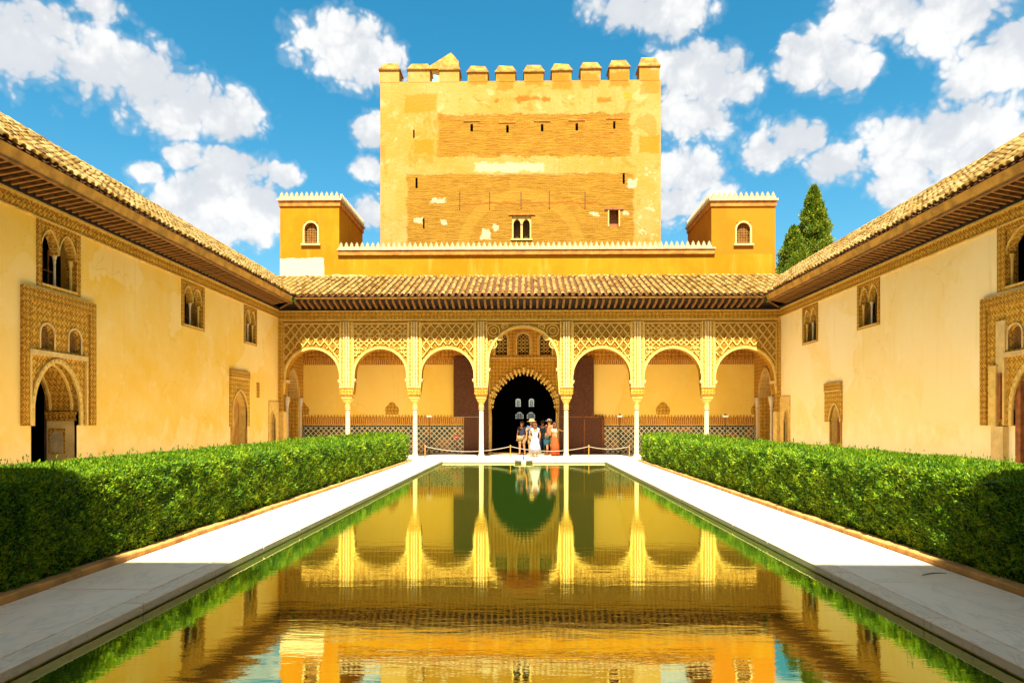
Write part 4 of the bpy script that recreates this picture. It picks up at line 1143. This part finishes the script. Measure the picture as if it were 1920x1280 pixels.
# ------------------------------------------------------------------ the great tower
TT = lambda a, d, z: (a, TOWER_Y-d, z)
tw = thing('great_tower', (0, TOWER_Y, 0), 'massive square masonry tower with battlements rising behind the arcade', 'tower')
tx0, tx1 = FX(713, TOWER_Y), FX(1239, TOWER_Y); tz = FZ(960, 152, TOWER_Y)
def tr_(px0, py0, px1, py1): return (FX(px0,TOWER_Y), FX(px1,TOWER_Y), FZ(960,py1,TOWER_Y), FZ(960,py0,TOWER_Y))
slits = [tr_(882,232,887,246), tr_(949,235,954,249), tr_(1014,233,1019,247), tr_(1079,232,1084,246), tr_(1149.5,229,1154,243),
         tr_(774.5,242,777.5,258), tr_(779,332,783,352), tr_(793,408,796,428), tr_(1167.5,326,1171.5,346)]
dwin = tr_(960, 404, 996, 448); swin = tr_(1142, 395, 1160, 426)
mb = MB(TT); holed_wall(mb, tx0, tx1, 7.0, tz, [(*s, .5) for s in slits]+[(*dwin, .6), (*swin, .5)], .5)
D = 16.0
for x in (tx0, tx1): mb.face((x,0,0), (x,-D,0), (x,-D,tz), (x,0,tz))
mb.face((tx0,0,tz), (tx1,0,tz), (tx1,-D,tz), (tx0,-D,tz))
mb.face((tx0,-D,8), (tx1,-D,8), (tx1,-D,tz), (tx0,-D,tz)); mb.face((tx0,-D,0),(-5.5,-D,0),(-5.5,-D,8),(tx0,-D,8)); mb.face((5.5,-D,0),(tx1,-D,0),(tx1,-D,8),(5.5,-D,8))
mb.build('wall', 'tower', tw)
iw = MB(TT)
iw.box(tx0+.5, tx1-.5, -8, -.62, 7.8, tz-.5)
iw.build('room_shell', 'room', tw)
# twin arched window
a0, a1, z0, z1 = dwin; W = a1-a0
oo = [arch_outline(c, W*.19, z0+.04, z1-.50, .30, 10, .1) for c in (a0+W*.26, a0+W*.74)]
m = MB(TT); arch_panel(m, a0, a1, z0, z1, oo, -.35, -.08); wn_ = m.build('twin_window', 'stucco', tw)
MB(lambda a, d, z: (a, TOWER_Y+.12-d, z)).lathe((a0+a1)/2, 0, [(.07,z0+.04),(.05,z0+.12),(.05,z1-.62),(.10,z1-.48)], 10).build('colonnette', 'merlon_white', wn_)
boxpart('lintel', 'cornice', wn_, TT, a0-.2, a1+.25, 0, .05, z1+.02, z1+.09); boxpart('sill', 'stucco', wn_, TT, a0-.08, a1+.08, -.05, .06, z0-.08, z0-.002)
a0, a1, z0, z1 = swin
sw = boxpart('square_window', 'brown_wood', tw, TT, a0, a1, -.42, -.38, z0, z1)
boxpart('lintel', 'brown_wood', sw, TT, a0-.28, a1+.3, 0, .05, z1+.02, z1+.14); boxpart('frame', 'stucco', sw, TT, a0-.07, a0-.002, 0, .03, z0, z1); boxpart('frame', 'stucco', sw, TT, a1+.002, a1+.07, 0, .03, z0, z1)
for s in slits[:5]: boxpart('lintel', 'cornice', tw, TT, s[0]-.42, s[1]+.42, 0, .035, s[3]+.14, s[3]+.21)
for px in (862, 918, 977, 1030, 1097):
    x = FX(px, TOWER_Y); boxpart('iron_tie', 'iron', tw, TT, x-.025, x+.025, 0, .04, FZ(960,391,TOWER_Y), FZ(960,360,TOWER_Y))
# battlements
def battlement(pa, pb, ptop, pcap, pbase, mat='tower'):
    Y = TOWER_Y-.01; x0, x1 = FX(pa, Y), FX(pb, Y); zt, zc_, z0 = FZ(960,ptop,Y), FZ(960,pcap,Y), FZ(960,pbase,Y)
    th = 1.1; b = MB(); b.box(x0, x1, Y, Y+th, z0-.0, zc_); o = b.build('battlement', 'tower', tw)
    e = .07; i = .30
    c = MB(); c.frustum([(x0-e,Y-e,zc_+.002),(x1+e,Y-e,zc_+.002),(x1+e,Y+th+e,zc_+.002),(x0-e,Y+th+e,zc_+.002)], [(x0-e,Y-e,zc_+.08),(x1+e,Y-e,zc_+.08),(x1+e,Y+th+e,zc_+.08),(x0-e,Y+th+e,zc_+.08)])
    h = zt-zc_-.08
    c.frustum([(x0-e+.03,Y-e+.03,zc_+.082),(x1+e-.03,Y-e+.03,zc_+.082),(x1+e-.03,Y+th,zc_+.082),(x0-e+.03,Y+th,zc_+.082)], [(x0+i*.55,Y+.35,zt),(x1-i*.55,Y+.35+random.uniform(-.05,.05),zt+random.uniform(-.05,.05)),(x1-i*.55,Y+.7,zt),(x0+i*.55,Y+.7,zt)])
    c.build('brick_cap', 'brick_cap', o)
for q in ((712,748.5,112,130),(765,806,113,130),(824,861,108,131),(877,914,117.5,136),(930,966,117.5,136),(983,1019,117,136),(1035,1071.5,114.5,134),(1089,1126,113,131),(1143,1180,110,128.5),(1199,1236.5,105,127)):
    battlement(*q, 153)
# lean-to stair roof and round dish between the left battlements
sr = thing('stair_roof', (FX(830,46), 46, tz), 'sloping tiled stair-head roof behind the left battlements of the great tower', 'roof')
m = MB(); xa, xb, xc = FX(806,46), FX(848,46), FX(862,46)
za, zb_, zc2 = FZ(960,131,46), FZ(960,107,46), FZ(960,126,46)
m.frustum([(xa,45.4,tz-.02),(xc,45.4,tz-.02),(xc,47,tz-.02),(xa,47,tz-.02)], [(xa,45.4,za-.3),(xc,45.4,za-.3),(xc,47,za-.3),(xa,47,za-.3)]); m.build('wall', 'stucco', sr)
m = MB(); P0 = [(xa-.2,45.2,za-.28),(xb,45.2,zb_-.1),(xc,45.2,zc2),(xc,45.2,za-.28)]; m.frustum(P0, [(x, 47.2, z) for x, y, z in P0]); m.build('roof', 'fascia', sr)
ds_ = thing('dish', (FX(815,44.8), 44.8, tz), 'small pale blue round dish between the left battlements of the great tower', 'dish')
M['dish'] = simple('dish_blue', (.20,.36,.46), .4)
m = MB(lambda a, d, z: (a, d, z)); cx, cz = FX(815.5,44.8), FZ(960,147.5,44.8)
prof = [(cx+.22*math.cos(q*6.283/20), cz+.24*math.sin(q*6.283/20)) for q in range(20)]
m.frustum([(x, 44.7, z) for x, z in prof], [(cx+(x-cx)*.85, 44.82, cz+(z-cz)*.85) for x, z in prof]); m.build('reflector', 'dish', ds_)
MB().tube([(cx, 44.83, tz-.01), (cx, 44.83, cz)], .03).build('mast', 'iron', ds_)

# ------------------------------------------------------------------ palace behind the camera (its shadow lies over the near walkways)
sp = thing('south_palace', (0, -2.6, 0), 'tall plain palace front closing the near end of the courtyard', 'building')
H = (8.6+2.5)*math.tan(SUN_EL)
TS = lambda a, d, z: (a, -2.6+d, z)
m = MB(TS); hs_ = [(x-.7, x+.7, z, z+2.2) for x in (-9,-6,6,9) for z in (5.2, 9.6, 14)]+[(-2.0, 2.0, 0, 4.2), (-8,-5,0,3.6), (5,8,0,3.6)]
holed_wall(m, XL-.4, XR+.4, 0, H-.4, hs_, .6); m.build('wall', 'wall_r', sp)
m = MB(TS).box(XL-.4, XR+.4, -6, -.7, 0, H-.5); m.build('rear_block', 'wall_r', sp)
boxpart('cornice', 'stucco', sp, TS, XL-.6, XR+.6, -1.2, .1, H-.398, H)

# ------------------------------------------------------------------ hedges
def leaf_cloud(pos, nrm, length, width, up_bias=.6, flat=.5):
    """one rhombic leaf per point, leaning out of the surface; returns verts, faces"""
    n = len(pos)
    d = nrm*flat+rng.normal(0, .55, (n, 3))+np.array([0, 0, up_bias]); d /= np.linalg.norm(d, axis=1, keepdims=True)
    r = rng.normal(0, 1, (n, 3)); s = np.cross(d, r); s /= np.linalg.norm(s, axis=1, keepdims=True)+1e-9
    L = (length*rng.uniform(.6, 1.3, n))[:, None]; W = (width*rng.uniform(.7, 1.2, n))[:, None]
    k = np.cross(s, d)*L*.12
    v = np.stack([pos, pos+d*L*.45+s*W*.5+k, pos+d*L, pos+d*L*.45-s*W*.5+k], 1).reshape(-1, 3)
    f = np.arange(n*4).reshape(-1, 4)
    return v, f
def np_mesh(name, v, f, mat):
    me = bpy.data.meshes.new(name); n = len(f); k = f.shape[1]
    me.vertices.add(len(v)); me.vertices.foreach_set('co', v.astype(np.float32).ravel())
    me.loops.add(n*k); me.loops.foreach_set('vertex_index', f.astype(np.int32).ravel())
    me.polygons.add(n); me.polygons.foreach_set('loop_start', np.arange(0, n*k, k, dtype=np.int32))
    me.update(calc_edges=True); me.materials.append(M[mat]); return me
def snoise(a, b, seed):
    s = 0
    for q in range(1, 6): s = s+np.sin(a*1.3*q+seed*q*1.7+1.1*np.sin(b*2.1*q+seed))*np.cos(b*1.9*q+seed*.7*q)/q
    return s
def hedge(side, label):
    xf, xb = (4.98*side, 6.62*side); Y0, Y1, Hh = 1.2, 30.5, 1.15
    t = thing('hedge', (5.8*side, 16, 0), label, 'hedge', 'clipped myrtle hedges along the pool')
    core = MB(); inset = .10
    a, b = sorted((xf+side*inset, xb-side*inset)); core.box(a, b, Y0+.1, Y1-.1, .02, Hh-.12); core.build('branches', 'leaf_core', t)
    V = []; F = []; base = 0
    def add(pos, nrm, L, W, ub):
        nonlocal base
        v, f = leaf_cloud(pos, nrm, L, W, ub); V.append(v); F.append(f+base); base += len(v)
    bands = [(Y0, 5.5, 1500, .060, .022), (5.5, 9, 4600, .046, .017), (9, 13, 3300, .050, .019), (13, 19, 1900, .062, .023), (19, 25, 900, .082, .032), (25, Y1, 640, .095, .038)]
    for (ya, yb, dens, L, W) in bands:
        A = (yb-ya)
        for where in ('front', 'top', 'back'):
            hgt = Hh if where != 'top' else abs(xb-xf)
            n = int(A*hgt*dens*(1.0 if where == 'front' else (.8 if where == 'top' else .25)))
            y = rng.uniform(ya, yb, n)
            if where == 'top':
                x = rng.uniform(min(xf, xb), max(xf, xb), n)
                u = np.minimum(abs(x-xf), abs(x-xb)); z = Hh-.05*np.exp(-u/.10)*1.6+.022*snoise(x*2.2, y*1.6, 3)-rng.exponential(.022, n)
                pos = np.stack([x, y, z], 1); nr = np.tile([0, 0, 1.0], (n, 1)); ub = .35
            else:
                s = -side if where == 'front' else side; xx = xf if where == 'front' else xb
                z = rng.uniform(.06, Hh-.03, n)
                inset_ = .06*np.exp(-(Hh-z)/.08)+.03*np.exp(-(z-.06)/.10)
                dpt = inset_-.036*snoise(y*2.0, z*4.0, 5+side)-.032*snoise(y*6.5, z*9, 2)-.014*snoise(y*17, z*23, 4)+rng.exponential(.030, n)
                pos = np.stack([xx-s*dpt, y, z], 1); nr = np.tile([s*1.0, 0, 0], (n, 1)); ub = .55
                nr = nr*.8+np.array([0, .75, 0])
            add(pos, nr, L, W, ub)
        # stray shoots above the top
        n = int(A*14); x = rng.uniform(min(xf, xb)+.05, max(xf, xb)-.05, n); y = rng.uniform(ya, yb, n)
        for q in range(4):
            pos = np.stack([x+rng.normal(0, .01, n), y+rng.normal(0, .01, n), Hh-.02+rng.uniform(0, .10, n)], 1); add(pos, np.tile([0, 0, 1.0], (n, 1)), L*1.1, W, 1.3)
    for s, yy in ((1, Y1), (-1, Y0)):
        n = int(1.64*Hh*800); x = rng.uniform(min(xf, xb), max(xf, xb), n); z = rng.uniform(.05, Hh-.03, n)
        pos = np.stack([x, yy-s*rng.exponential(.04, n), z], 1); add(pos, np.tile([0, s*1.0, 0], (n, 1)), .09, .035, .5)
    fo = link('foliage', np_mesh('foliage', np.vstack(V), np.vstack(F), 'leaf'), t); fo['kind'] = 'stuff'
    tr = MB()
    return t
hedge(-1, 'long clipped myrtle hedge on the left side of the pool'); hedge(1, 'long clipped myrtle hedge on the right side of the pool')

# ------------------------------------------------------------------ cypresses
def cypress(px, top, half_px, base_py, Y, label, n):
    x = FX(px, Y); zt = FZ(px, top, Y); rmax = half_px*Y/FPX; zb0 = FZ(px, base_py, Y); 
    t = thing('cypress_tree', (x, Y, -.1), label, 'tree', 'cypress trees beyond the right wing')
    hh = zt-zb0
    MB().tube([(x, Y, -.12), (x+.05, Y, zb0*.5), (x, Y, zb0), (x, Y, zt-.5)], [.35, .3, .22, .04], 8).build('trunk', 'bark', t)
    zlow = zb0-3.0; HT = zt-zlow
    # foliage clumps spiral up the cone
    V = []; F = []; base = 0
    for k in range(n):
        q = (k+.5)/n; h = q**1.25
        z = zt-HT*h-.1
        prof = rmax*min(1.25, ((zt-z)/hh)**.82)
        an = k*2.39996+rng.uniform(-.3, .3); rr = prof*rng.uniform(.62, 1.04)*(1+.10*math.sin(k*1.3))
        c = np.array([x+rr*math.cos(an), Y+rr*math.sin(an), z]); cr = .13+.24*min(1, prof/rmax)
        m = int(120+120*cr)
        p = rng.normal(0, 1, (m, 3)); p /= np.linalg.norm(p, axis=1, keepdims=True)
        nr = p.copy(); p = p*cr*rng.uniform(.35, 1.05, (m, 1))*np.array([1, 1, 1.15])
        v, f = leaf_cloud(c+p, nr, .17, .075, .75, .8); V.append(v); F.append(f+base); base += len(v)
        if k % 9 == 0:
            pass
    cw = link('crown', np_mesh('crown', np.vstack(V), np.vstack(F), 'cypress'), t); cw['kind'] = 'stuff'
    lb = MB()
    for k in range(26):
        z = zb0-2+(hh+1.2)*k/26; an = k*2.4; pr = rmax*min(1.2, max(.05, (zt-z)/hh))*.8
        lb.tube([(x, Y, z), (x+pr*math.cos(an), Y+pr*math.sin(an), z+.25)], [.05, .015], 5)
    lb.build('limbs', 'bark', t)
cypress(1526, 350, 46, 500, 52.0, 'taller conical cypress beyond the right wing roof', 330)
cypress(1488, 426, 32, 516, 49.0, 'shorter conical cypress left of the taller one beyond the roof', 170)
# green tufts growing in the roof valleys
M['tuft'] = leaf_mat('weed_leaf', (.02,.10,.02), (.03,.22,.05), (.05,.30,.06), (.08,.35,.05))
for nm, px in (('weed growing at the left inner corner of the eaves', 549), ('weed growing at the right inner corner of the eaves', 1438)):
    x = FX(px, 32.45); z = FZ(px, 563, 32.45)
    pos = np.tile([x, 32.42, z], (50, 1))+rng.normal(0, .04, (50, 3)); v, f = leaf_cloud(pos, np.tile([0, -.5, .5], (50, 1)), .13, .05, .4)
    o = link('roof_weed', np_mesh('roof_weed', v, f, 'tuft')); tag(o, nm, 'plant', 'weeds in the eave corners')

# dry twigs lying on the right walkway
for (x, y, L, an, d) in ((4.35, 7.9, .34, .3, 'short dry twig on the right walkway near the shadow edge'), (4.2, 5.6, .5, -.2, 'longer dry twig on the near end of the right walkway')):
    pts = [(x+L*q*math.cos(an), y+L*q*math.sin(an)+.05*math.sin(q*3), .022) for q in (0, .25, .5, .75, 1)]
    tag(MB().tube(pts, [.005, .007, .007, .006, .003], 5).build('twig', 'bark'), d, 'twig')
# ------------------------------------------------------------------ things in the gallery
YP = 34.25
posts = []
desc = {797: 'short brass rope post left of the doorway, beside the tiled dado', 957: 'short brass rope post in front of the dark doorway', 1104: 'short brass rope post right of the doorway, before the wooden door', 1180: 'short brass rope post at the corner of the right hedge'}
for px in (797, 957, 1104, 1180):
    x = FX(px, YP); t = thing('rope_post', (x, YP, .012), desc[px], 'post', 'rope barrier posts')
    MB().lathe(x, YP, [(.022,.012),(.022,.52),(.03,.525),(.03,.56),(.012,.58)], 10).build('pole', 'brass', t)
    MB().lathe(x, YP, [(.12,.012),(.12,.025),(.05,.04),(.03,.045)], 16).build('foot', 'black', t)
    posts.append(x)
for (a, b, d) in ((0,1,'white rope between the left post and the doorway post'), (1,2,'white rope sagging across the doorway'), (2,3,'white rope between the doorway and the right hedge')):
    xa, xb = posts[a]+.022, posts[b]-.022; pts = []
    for k in range(17):
        q = k/16; pts.append((xa+(xb-xa)*q, YP, .50-.95*q*(1-q)*min(1, (xb-xa)/4)))
    o = MB().tube(pts, .016, 6).build('barrier_rope', 'rope'); tag(o, d, 'rope', 'ropes of the barrier')
for px, d in ((805, 'black floor lamp with white head before the tiled dado left of the door'), (1162, 'black floor lamp with white head just right of the open door'), (1360, 'black floor lamp with white head near the right end of the gallery')):
    Y = 36.7; x = FX(px, Y); z = FZ(px, 780, Y); t = thing('floor_lamp', (x, Y, .012), d, 'lamp', 'gallery floor lamps')
    MB().lathe(x, Y, [(.14,.012),(.14,.03),(.03,.04)], 16).build('foot', 'black', t); MB().lathe(x, Y, [(.016,.04),(.016,z-.05)], 8).build('pole', 'black', t)
    m = MB(); m.frustum([(x-.11,Y-.07,z-.05),(x+.11,Y-.07,z-.05),(x+.11,Y+.07,z-.05),(x-.11,Y+.07,z-.05)], [(x-.15,Y-.10,z+.05),(x+.15,Y-.10,z+.05),(x+.15,Y+.10,z+.05),(x-.15,Y+.10,z+.05)]); m.build('lamp_head', 'white_paint', t)
    if px != 805: MB().box(x-.05, x+.05, Y-.05, Y+.05, z+.051, z+.12).build('cap', 'black', t)
x = FX(856, 36.9); z = FZ(856, 819, 36.9)
t = thing('round_sign', (x, 36.9, .012), 'small red round sign on a thin stand before the tiled dado', 'sign')
MB().lathe(x, 36.9, [(.012,.012),(.012,z)], 6).build('pole', 'iron', t)
pr = [(x+.10*math.cos(q*6.283/18), z+.10*math.sin(q*6.283/18)) for q in range(18)]
MB().frustum([(a, 36.86, b) for a, b in pr], [(a, 36.88, b) for a, b in pr]).build('disc', 'red', t)
MB().box(x-.06, x+.06, 36.853, 36.858, z-.02, z+.02).build('bar', 'white_paint', t)
# fountain basin at the pool's far end
fx = FX(982, PY1); t = thing('fountain_basin', (fx, PY1+.1, 0), 'low round white marble fountain basin at the far edge of the pool', 'fountain')
MB().lathe(fx, PY1+.12, [(.36,-.10),(.42,.0),(.44,.02),(.44,.05),(.40,.055),(.34,.03),(.0,.02)], 28).build('bowl', 'marble', t)
MB().box(fx-.09, fx+.09, PY1-.50, PY1-.20, -.15, .03).build('spout_channel', 'marble', t)
MB().lathe(fx, PY1+.12, [(.035,.02),(.03,.14),(.045,.16),(.02,.20),(.018,.30)], 10).build('jet', 'black', t)

# ------------------------------------------------------------------ visitors
SK = {'tan': simple('skin_tan', (.36,.15,.055), .6, var=.06), 'warm': simple('skin_warm', (.40,.17,.05), .6, var=.06)}
for k, v in SK.items(): M['skin_'+k] = v
for nm, c in (('dress_white', (.30,.32,.36)), ('navy', (.012,.016,.035)), ('grey_blue', (.18,.22,.30)), ('beige', (.24,.15,.06)), ('pink', (.36,.13,.05)), ('orange', (.34,.06,.008)), ('cream', (.36,.31,.21)),
              ('straw', (.42,.27,.08)), ('hair_dark', (.03,.016,.008)), ('hair_brown', (.10,.036,.010)), ('blue_bag', (.015,.09,.18)), ('dark_green', (.05,.05,.02)), ('jeans', (.015,.035,.07)), ('shoe', (.55,.42,.28)), ('shoe_dark', (.03,.02,.015)), ('teal', (.01,.06,.07))):
    M[nm] = simple(nm, c, .85, var=.14, scale=18)
def skin_part(name, verts, radii, edges, mat, parent, w, root=0, sub=2):
    me = bpy.data.meshes.new(name); me.from_pydata(verts, edges, []); o = link(name, me, parent, w); me.materials.append(M[mat])
    md = o.modifiers.new('skin', 'SKIN'); md.use_smooth_shade = True
    for i, r in enumerate(radii):
        sv = me.skin_vertices[0].data[i]; rr = r if isinstance(r, tuple) else (r, r); sv.radius = rr; sv.use_root = (i == root)
    ss = o.modifiers.new('sub', 'SUBSURF'); ss.levels = sub; ss.render_levels = sub
    return o
def person(x, y, h, face, label, arms, skin='tan', hair='hair_dark', long_hair=False, top=None, bottom=None, skirt=None, hat=None, shoes='shoe', stride=.05, z0=.012, sleeve=.55):
    """face: heading in radians, 0 looks to the camera (-Y); arms: ((elbow),(hand)) offsets per side in body units"""
    t = thing('person', (x, y, z0), label, 'person')
    rot = Matrix.Rotation(face, 3, 'Z')
    def W(q): return tuple(rot @ (Vector(q)*h))
    J = {'pel':(0,0,.53),'sp':(0,.005,.62),'ch':(0,.005,.74),'nk':(0,.0,.835),'hd0':(0,-.012,.875),'hd1':(0,-.012,.925),'hd2':(0,-.008,.968)}
    for s, n in ((-1,'l'),(1,'r')):
        J['sh'+n] = (s*.108,.005,.805); e, hnd = arms[0 if s < 0 else 1]; J['el'+n] = e; J['ha'+n] = hnd
        dv = (Vector(hnd)-Vector(e)).normalized(); J['pa'+n] = tuple(Vector(hnd)+dv*.04)
        J['hp'+n] = (s*.055,.0,.505); J['kn'+n] = (s*.06,-.012+s*stride*.3,.28); J['an'+n] = (s*.06,.012+s*stride,.045); J['to'+n] = (s*.07,-.075+s*stride,.018)
        sd_ = dv.cross(Vector((0,0,1)));  sd_ = (sd_ if sd_.length > .1 else Vector((0,1,0))).normalized()
        for k in range(4): J[f'f{k}{n}'] = tuple(Vector(J['pa'+n])+dv*(.038+.006*(k in (1,2)))+sd_*(k-1.5)*.011)
        J['th'+n] = tuple(Vector(hnd)+dv*.03+sd_*-.03)
    rad = {'pel':(.088,.062),'sp':(.075,.056),'ch':(.09,.062),'nk':.030,'hd0':.045,'hd1':.056,'hd2':.042}
    names = list(J)
    for n in 'lr':
        rad.update({'sh'+n:.036,'el'+n:.024,'ha'+n:.016,'pa'+n:(.017,.011),'hp'+n:.056,'kn'+n:.036,'an'+n:.023,'to'+n:.018,'th'+n:.005, **{f'f{k}{n}':.005 for k in range(4)}})
    E_ = [('pel','sp'),('sp','ch'),('ch','nk'),('nk','hd0'),('hd0','hd1'),('hd1','hd2')]
    for n in 'lr': E_ += [('ch','sh'+n),('sh'+n,'el'+n),('el'+n,'ha'+n),('ha'+n,'pa'+n),('ha'+n,'th'+n),('pel','hp'+n),('hp'+n,'kn'+n),('kn'+n,'an'+n),('an'+n,'to'+n)]+[('pa'+n,f'f{k}{n}') for k in range(4)]
    base = (x, y, z0)
    def chain(name, keys, edges, mat, grow, parent, extra=None):
        ks = list(keys); pos = dict(J); pos.update(extra or {})
        rd = dict(rad); 
        return skin_part(name, [W(pos[k]) for k in ks], [tuple((q+grow)*h for q in (rd[k] if isinstance(rd[k], tuple) else (rd[k],)*2)) if k in rd else (.05*h,)*2 for k in ks], [(ks.index(a), ks.index(b)) for a, b in edges], mat, parent, base)
    chain('body', names, E_, 'skin_'+skin, 0, t)
    def L(name, f, mat, parent=t):
        m = MB(lambda a, d, z: tuple(Vector(base)+rot @ (Vector((a, d, z))*h))); f(m); return m.build(name, mat, parent, smooth=True)
    # face: eyes, nose
    def nose(m): m.frustum([(-.008,-.066,.905),(.008,-.066,.905),(.008,-.06,.935),(-.008,-.06,.935)], [(-.006,-.082,.908),(.006,-.082,.908),(.002,-.068,.932),(-.002,-.068,.932)])
    L('nose', nose, 'skin_'+skin)
    def eyes(m):
        for s in (-1, 1): m.box(s*.022-.007, s*.022+.007, -.071, -.06, .929, .937)
    L('eyes', eyes, 'hair_dark')
    def hairf(m):
        m.lathe(0, .002, [(.066,.925),(.068,.945),(.058,.975),(.034,.995),(.0,1.0)], 12)
        if long_hair: m.frustum([(-.058,.0,.80),(.058,.0,.80),(.05,.055,.80),(-.05,.055,.80)], [(-.06,-.01,.95),(.06,-.01,.95),(.045,.062,.95),(-.045,.062,.95)])
        else: m.frustum([(-.05,.01,.88),(.05,.01,.88),(.04,.052,.88),(-.04,.052,.88)], [(-.062,-.005,.945),(.062,-.005,.945),(.045,.06,.945),(-.045,.06,.945)])
    L('hair', hairf, hair)
    if top:
        ks = ['pel','sp','ch','shl','shr','ul','ur']; ex = {}
        for n in 'lr': ex['u'+n] = tuple(Vector(J['sh'+n]).lerp(Vector(J['el'+n]), sleeve)); rad['u'+n] = .030
        if top[1] == 'crop': ks = ['sp2','ch','shl','shr']; ex = {'sp2': (0,.005,.66)}; rad['sp2'] = (.08,.06); ed = [('sp2','ch'),('ch','shl'),('ch','shr')]
        else: ed = [('pel','sp'),('sp','ch'),('ch','shl'),('ch','shr'),('shl','ul'),('shr','ur')]
        chain('shirt', ks, ed, top[0], .012, t, ex)
    if bottom:
        ks = ['pel','hpl','hpr','kl','kr']; zz = .30 if bottom[1] == 'shorts' else .08; ex = {}
        for s, n in ((-1,'l'),(1,'r')): ex['k'+n] = (s*.06, -.008+s*stride*(.3 if zz > .2 else .85), zz); rad['k'+n] = .046 if zz > .2 else .034
        chain('shorts' if zz > .2 else 'trousers', ks, [('pel','hpl'),('pel','hpr'),('hpl','kl'),('hpr','kr')], bottom[0], .012, t, ex)
    if skirt:
        mat, zh, wide = skirt
        def sk(m):
            n = 24; rings = []
            for z, r, rip in ((.60,.082,0),(.54,.105,.02),(.42,.12+.1*(wide-.12),.05),(.30,.12+.5*(wide-.12),.09),(zh,wide,.12),(zh+.004,wide*.93,.12)):
                rings.append([m.p(r*math.cos(6.283*k/n)*(1+rip*math.sin(k*2.6)), r*.72*math.sin(6.283*k/n)*(1+rip*math.sin(k*2.6)), z) for k in range(n)])
            for a, b in zip(rings, rings[1:]):
                for k in range(n): m.f.append([a[k], a[(k+1) % n], b[(k+1) % n], b[k]])
        L('skirt', sk, mat)
    if hat:
        if hat == 'cap': L('cap', lambda m: (m.lathe(0, -.004, [(.07,.955),(.068,.985),(.05,1.01),(.0,1.018)], 12), m.box(-.045, .045, -.13, -.06, .955, .963)), 'cream')
        else: L('hat', lambda m: m.lathe(0, -.006, [(.135,.948),(.135,.955),(.075,.962),(.07,1.0),(.05,1.025),(.0,1.03)], 18), hat)
    def shoe(m):
        for s in (-1, 1): m.frustum([(s*.066-.03,-.10+s*stride,.0),(s*.066+.03,-.10+s*stride,.0),(s*.062+.026,.04+s*stride,.0),(s*.062-.026,.04+s*stride,.0)], [(s*.066-.02,-.085+s*stride,.026),(s*.066+.02,-.085+s*stride,.026),(s*.062+.022,.035+s*stride,.05),(s*.062-.022,.035+s*stride,.05)])
    L('shoes', shoe, shoes)
    return t, W, base
down = ((-.15,.01,.64), (-.145,-.03,.49)), ((.15,.01,.64), (.145,-.03,.49))
mirror = lambda q: (-q[0], q[1], q[2])
# woman in white, back to the camera
person(FX(1003,34.0), 33.95, 1.63, math.pi+.15, 'woman in a long white dress standing with her back to the camera', ((( -.15,.0,.645), (-.14,-.04,.50)), ((.16,-.03,.66), (.06,-.16,.72))), 'warm', 'hair_brown', True, ('dress_white', 'full'), None, ('dress_white', .13, .19), shoes='shoe', stride=.0, sleeve=.12)
t_, W_, b_ = person(FX(997,35.0), 35.0, 1.78, .1, 'man in a straw hat raising a camera behind the woman in white', (((-.16,-.06,.69), (-.035,-.17,.83)), ((.16,-.06,.69), (.035,-.17,.83))), 'warm', 'hair_brown', False, ('blue_bag', 'full'), ('beige', 'shorts'), None, 'straw', 'shoe')
cm = MB(); c = Vector(b_)+Vector(W_((0,-.205,.86))); cm.box(c.x-.07, c.x+.07, c.y-.03, c.y+.03, c.z-.045, c.z+.045); cm.lathe(c.x, c.y-.03, [(.03, c.z-.02), (.03, c.z+.02)], 10)
tag(cm.build('camera_body', 'black'), 'small black camera held up by the man in the straw hat', 'camera')
person(FX(979,36.0), 36.0, 1.74, -.5, 'man in a navy top and beige shorts standing left of the straw hat', down, 'tan', 'hair_dark', False, ('navy', 'full'), ('beige', 'shorts'), shoes='shoe_dark')
person(FX(1017,37.0), 37.0, 1.70, math.pi, 'person in dark clothes standing in the shadow of the doorway', down, 'tan', 'hair_dark', False, ('jeans', 'full'), ('jeans', 'long'), shoes='shoe', z0=.092)
person(FX(1030.5,35.6), 35.6, 1.80, -.9, 'man in a pink shirt and dark shorts beside the right column', down, 'warm', 'hair_dark', False, ('pink', 'full'), ('dark_green', 'shorts'), None, 'cap', 'shoe')
person(FX(1040.5,34.9), 34.9, 1.66, math.pi-.4, 'woman in an orange skirt and white top pointing right with her arm', (((-.20,-.05,.74), (-.31,-.10,.78)), ((.15,.0,.65), (.10,-.10,.62))), 'warm', 'hair_brown', True, ('cream', 'crop'), None, ('orange', .04, .13), shoes='shoe_dark', stride=.0)
bx, by = FX(1024.0,35.3), 35.25
bag = MB(); bag.frustum([(bx-.10,by-.06,.55),(bx+.10,by-.06,.55),(bx+.10,by+.06,.55),(bx-.10,by+.06,.55)], [(bx-.13,by-.07,.80),(bx+.13,by-.07,.80),(bx+.13,by+.07,.80),(bx-.13,by+.07,.80)])
bag.tube([(bx-.09,by,.79),(bx-.03,by,.98),(bx+.03,by,.98),(bx+.09,by,.79)], .012); tag(bag.build('bag', 'teal'), 'small teal bag hanging beside the man in the pink shirt', 'bag')

bpy.context.view_layer.update()
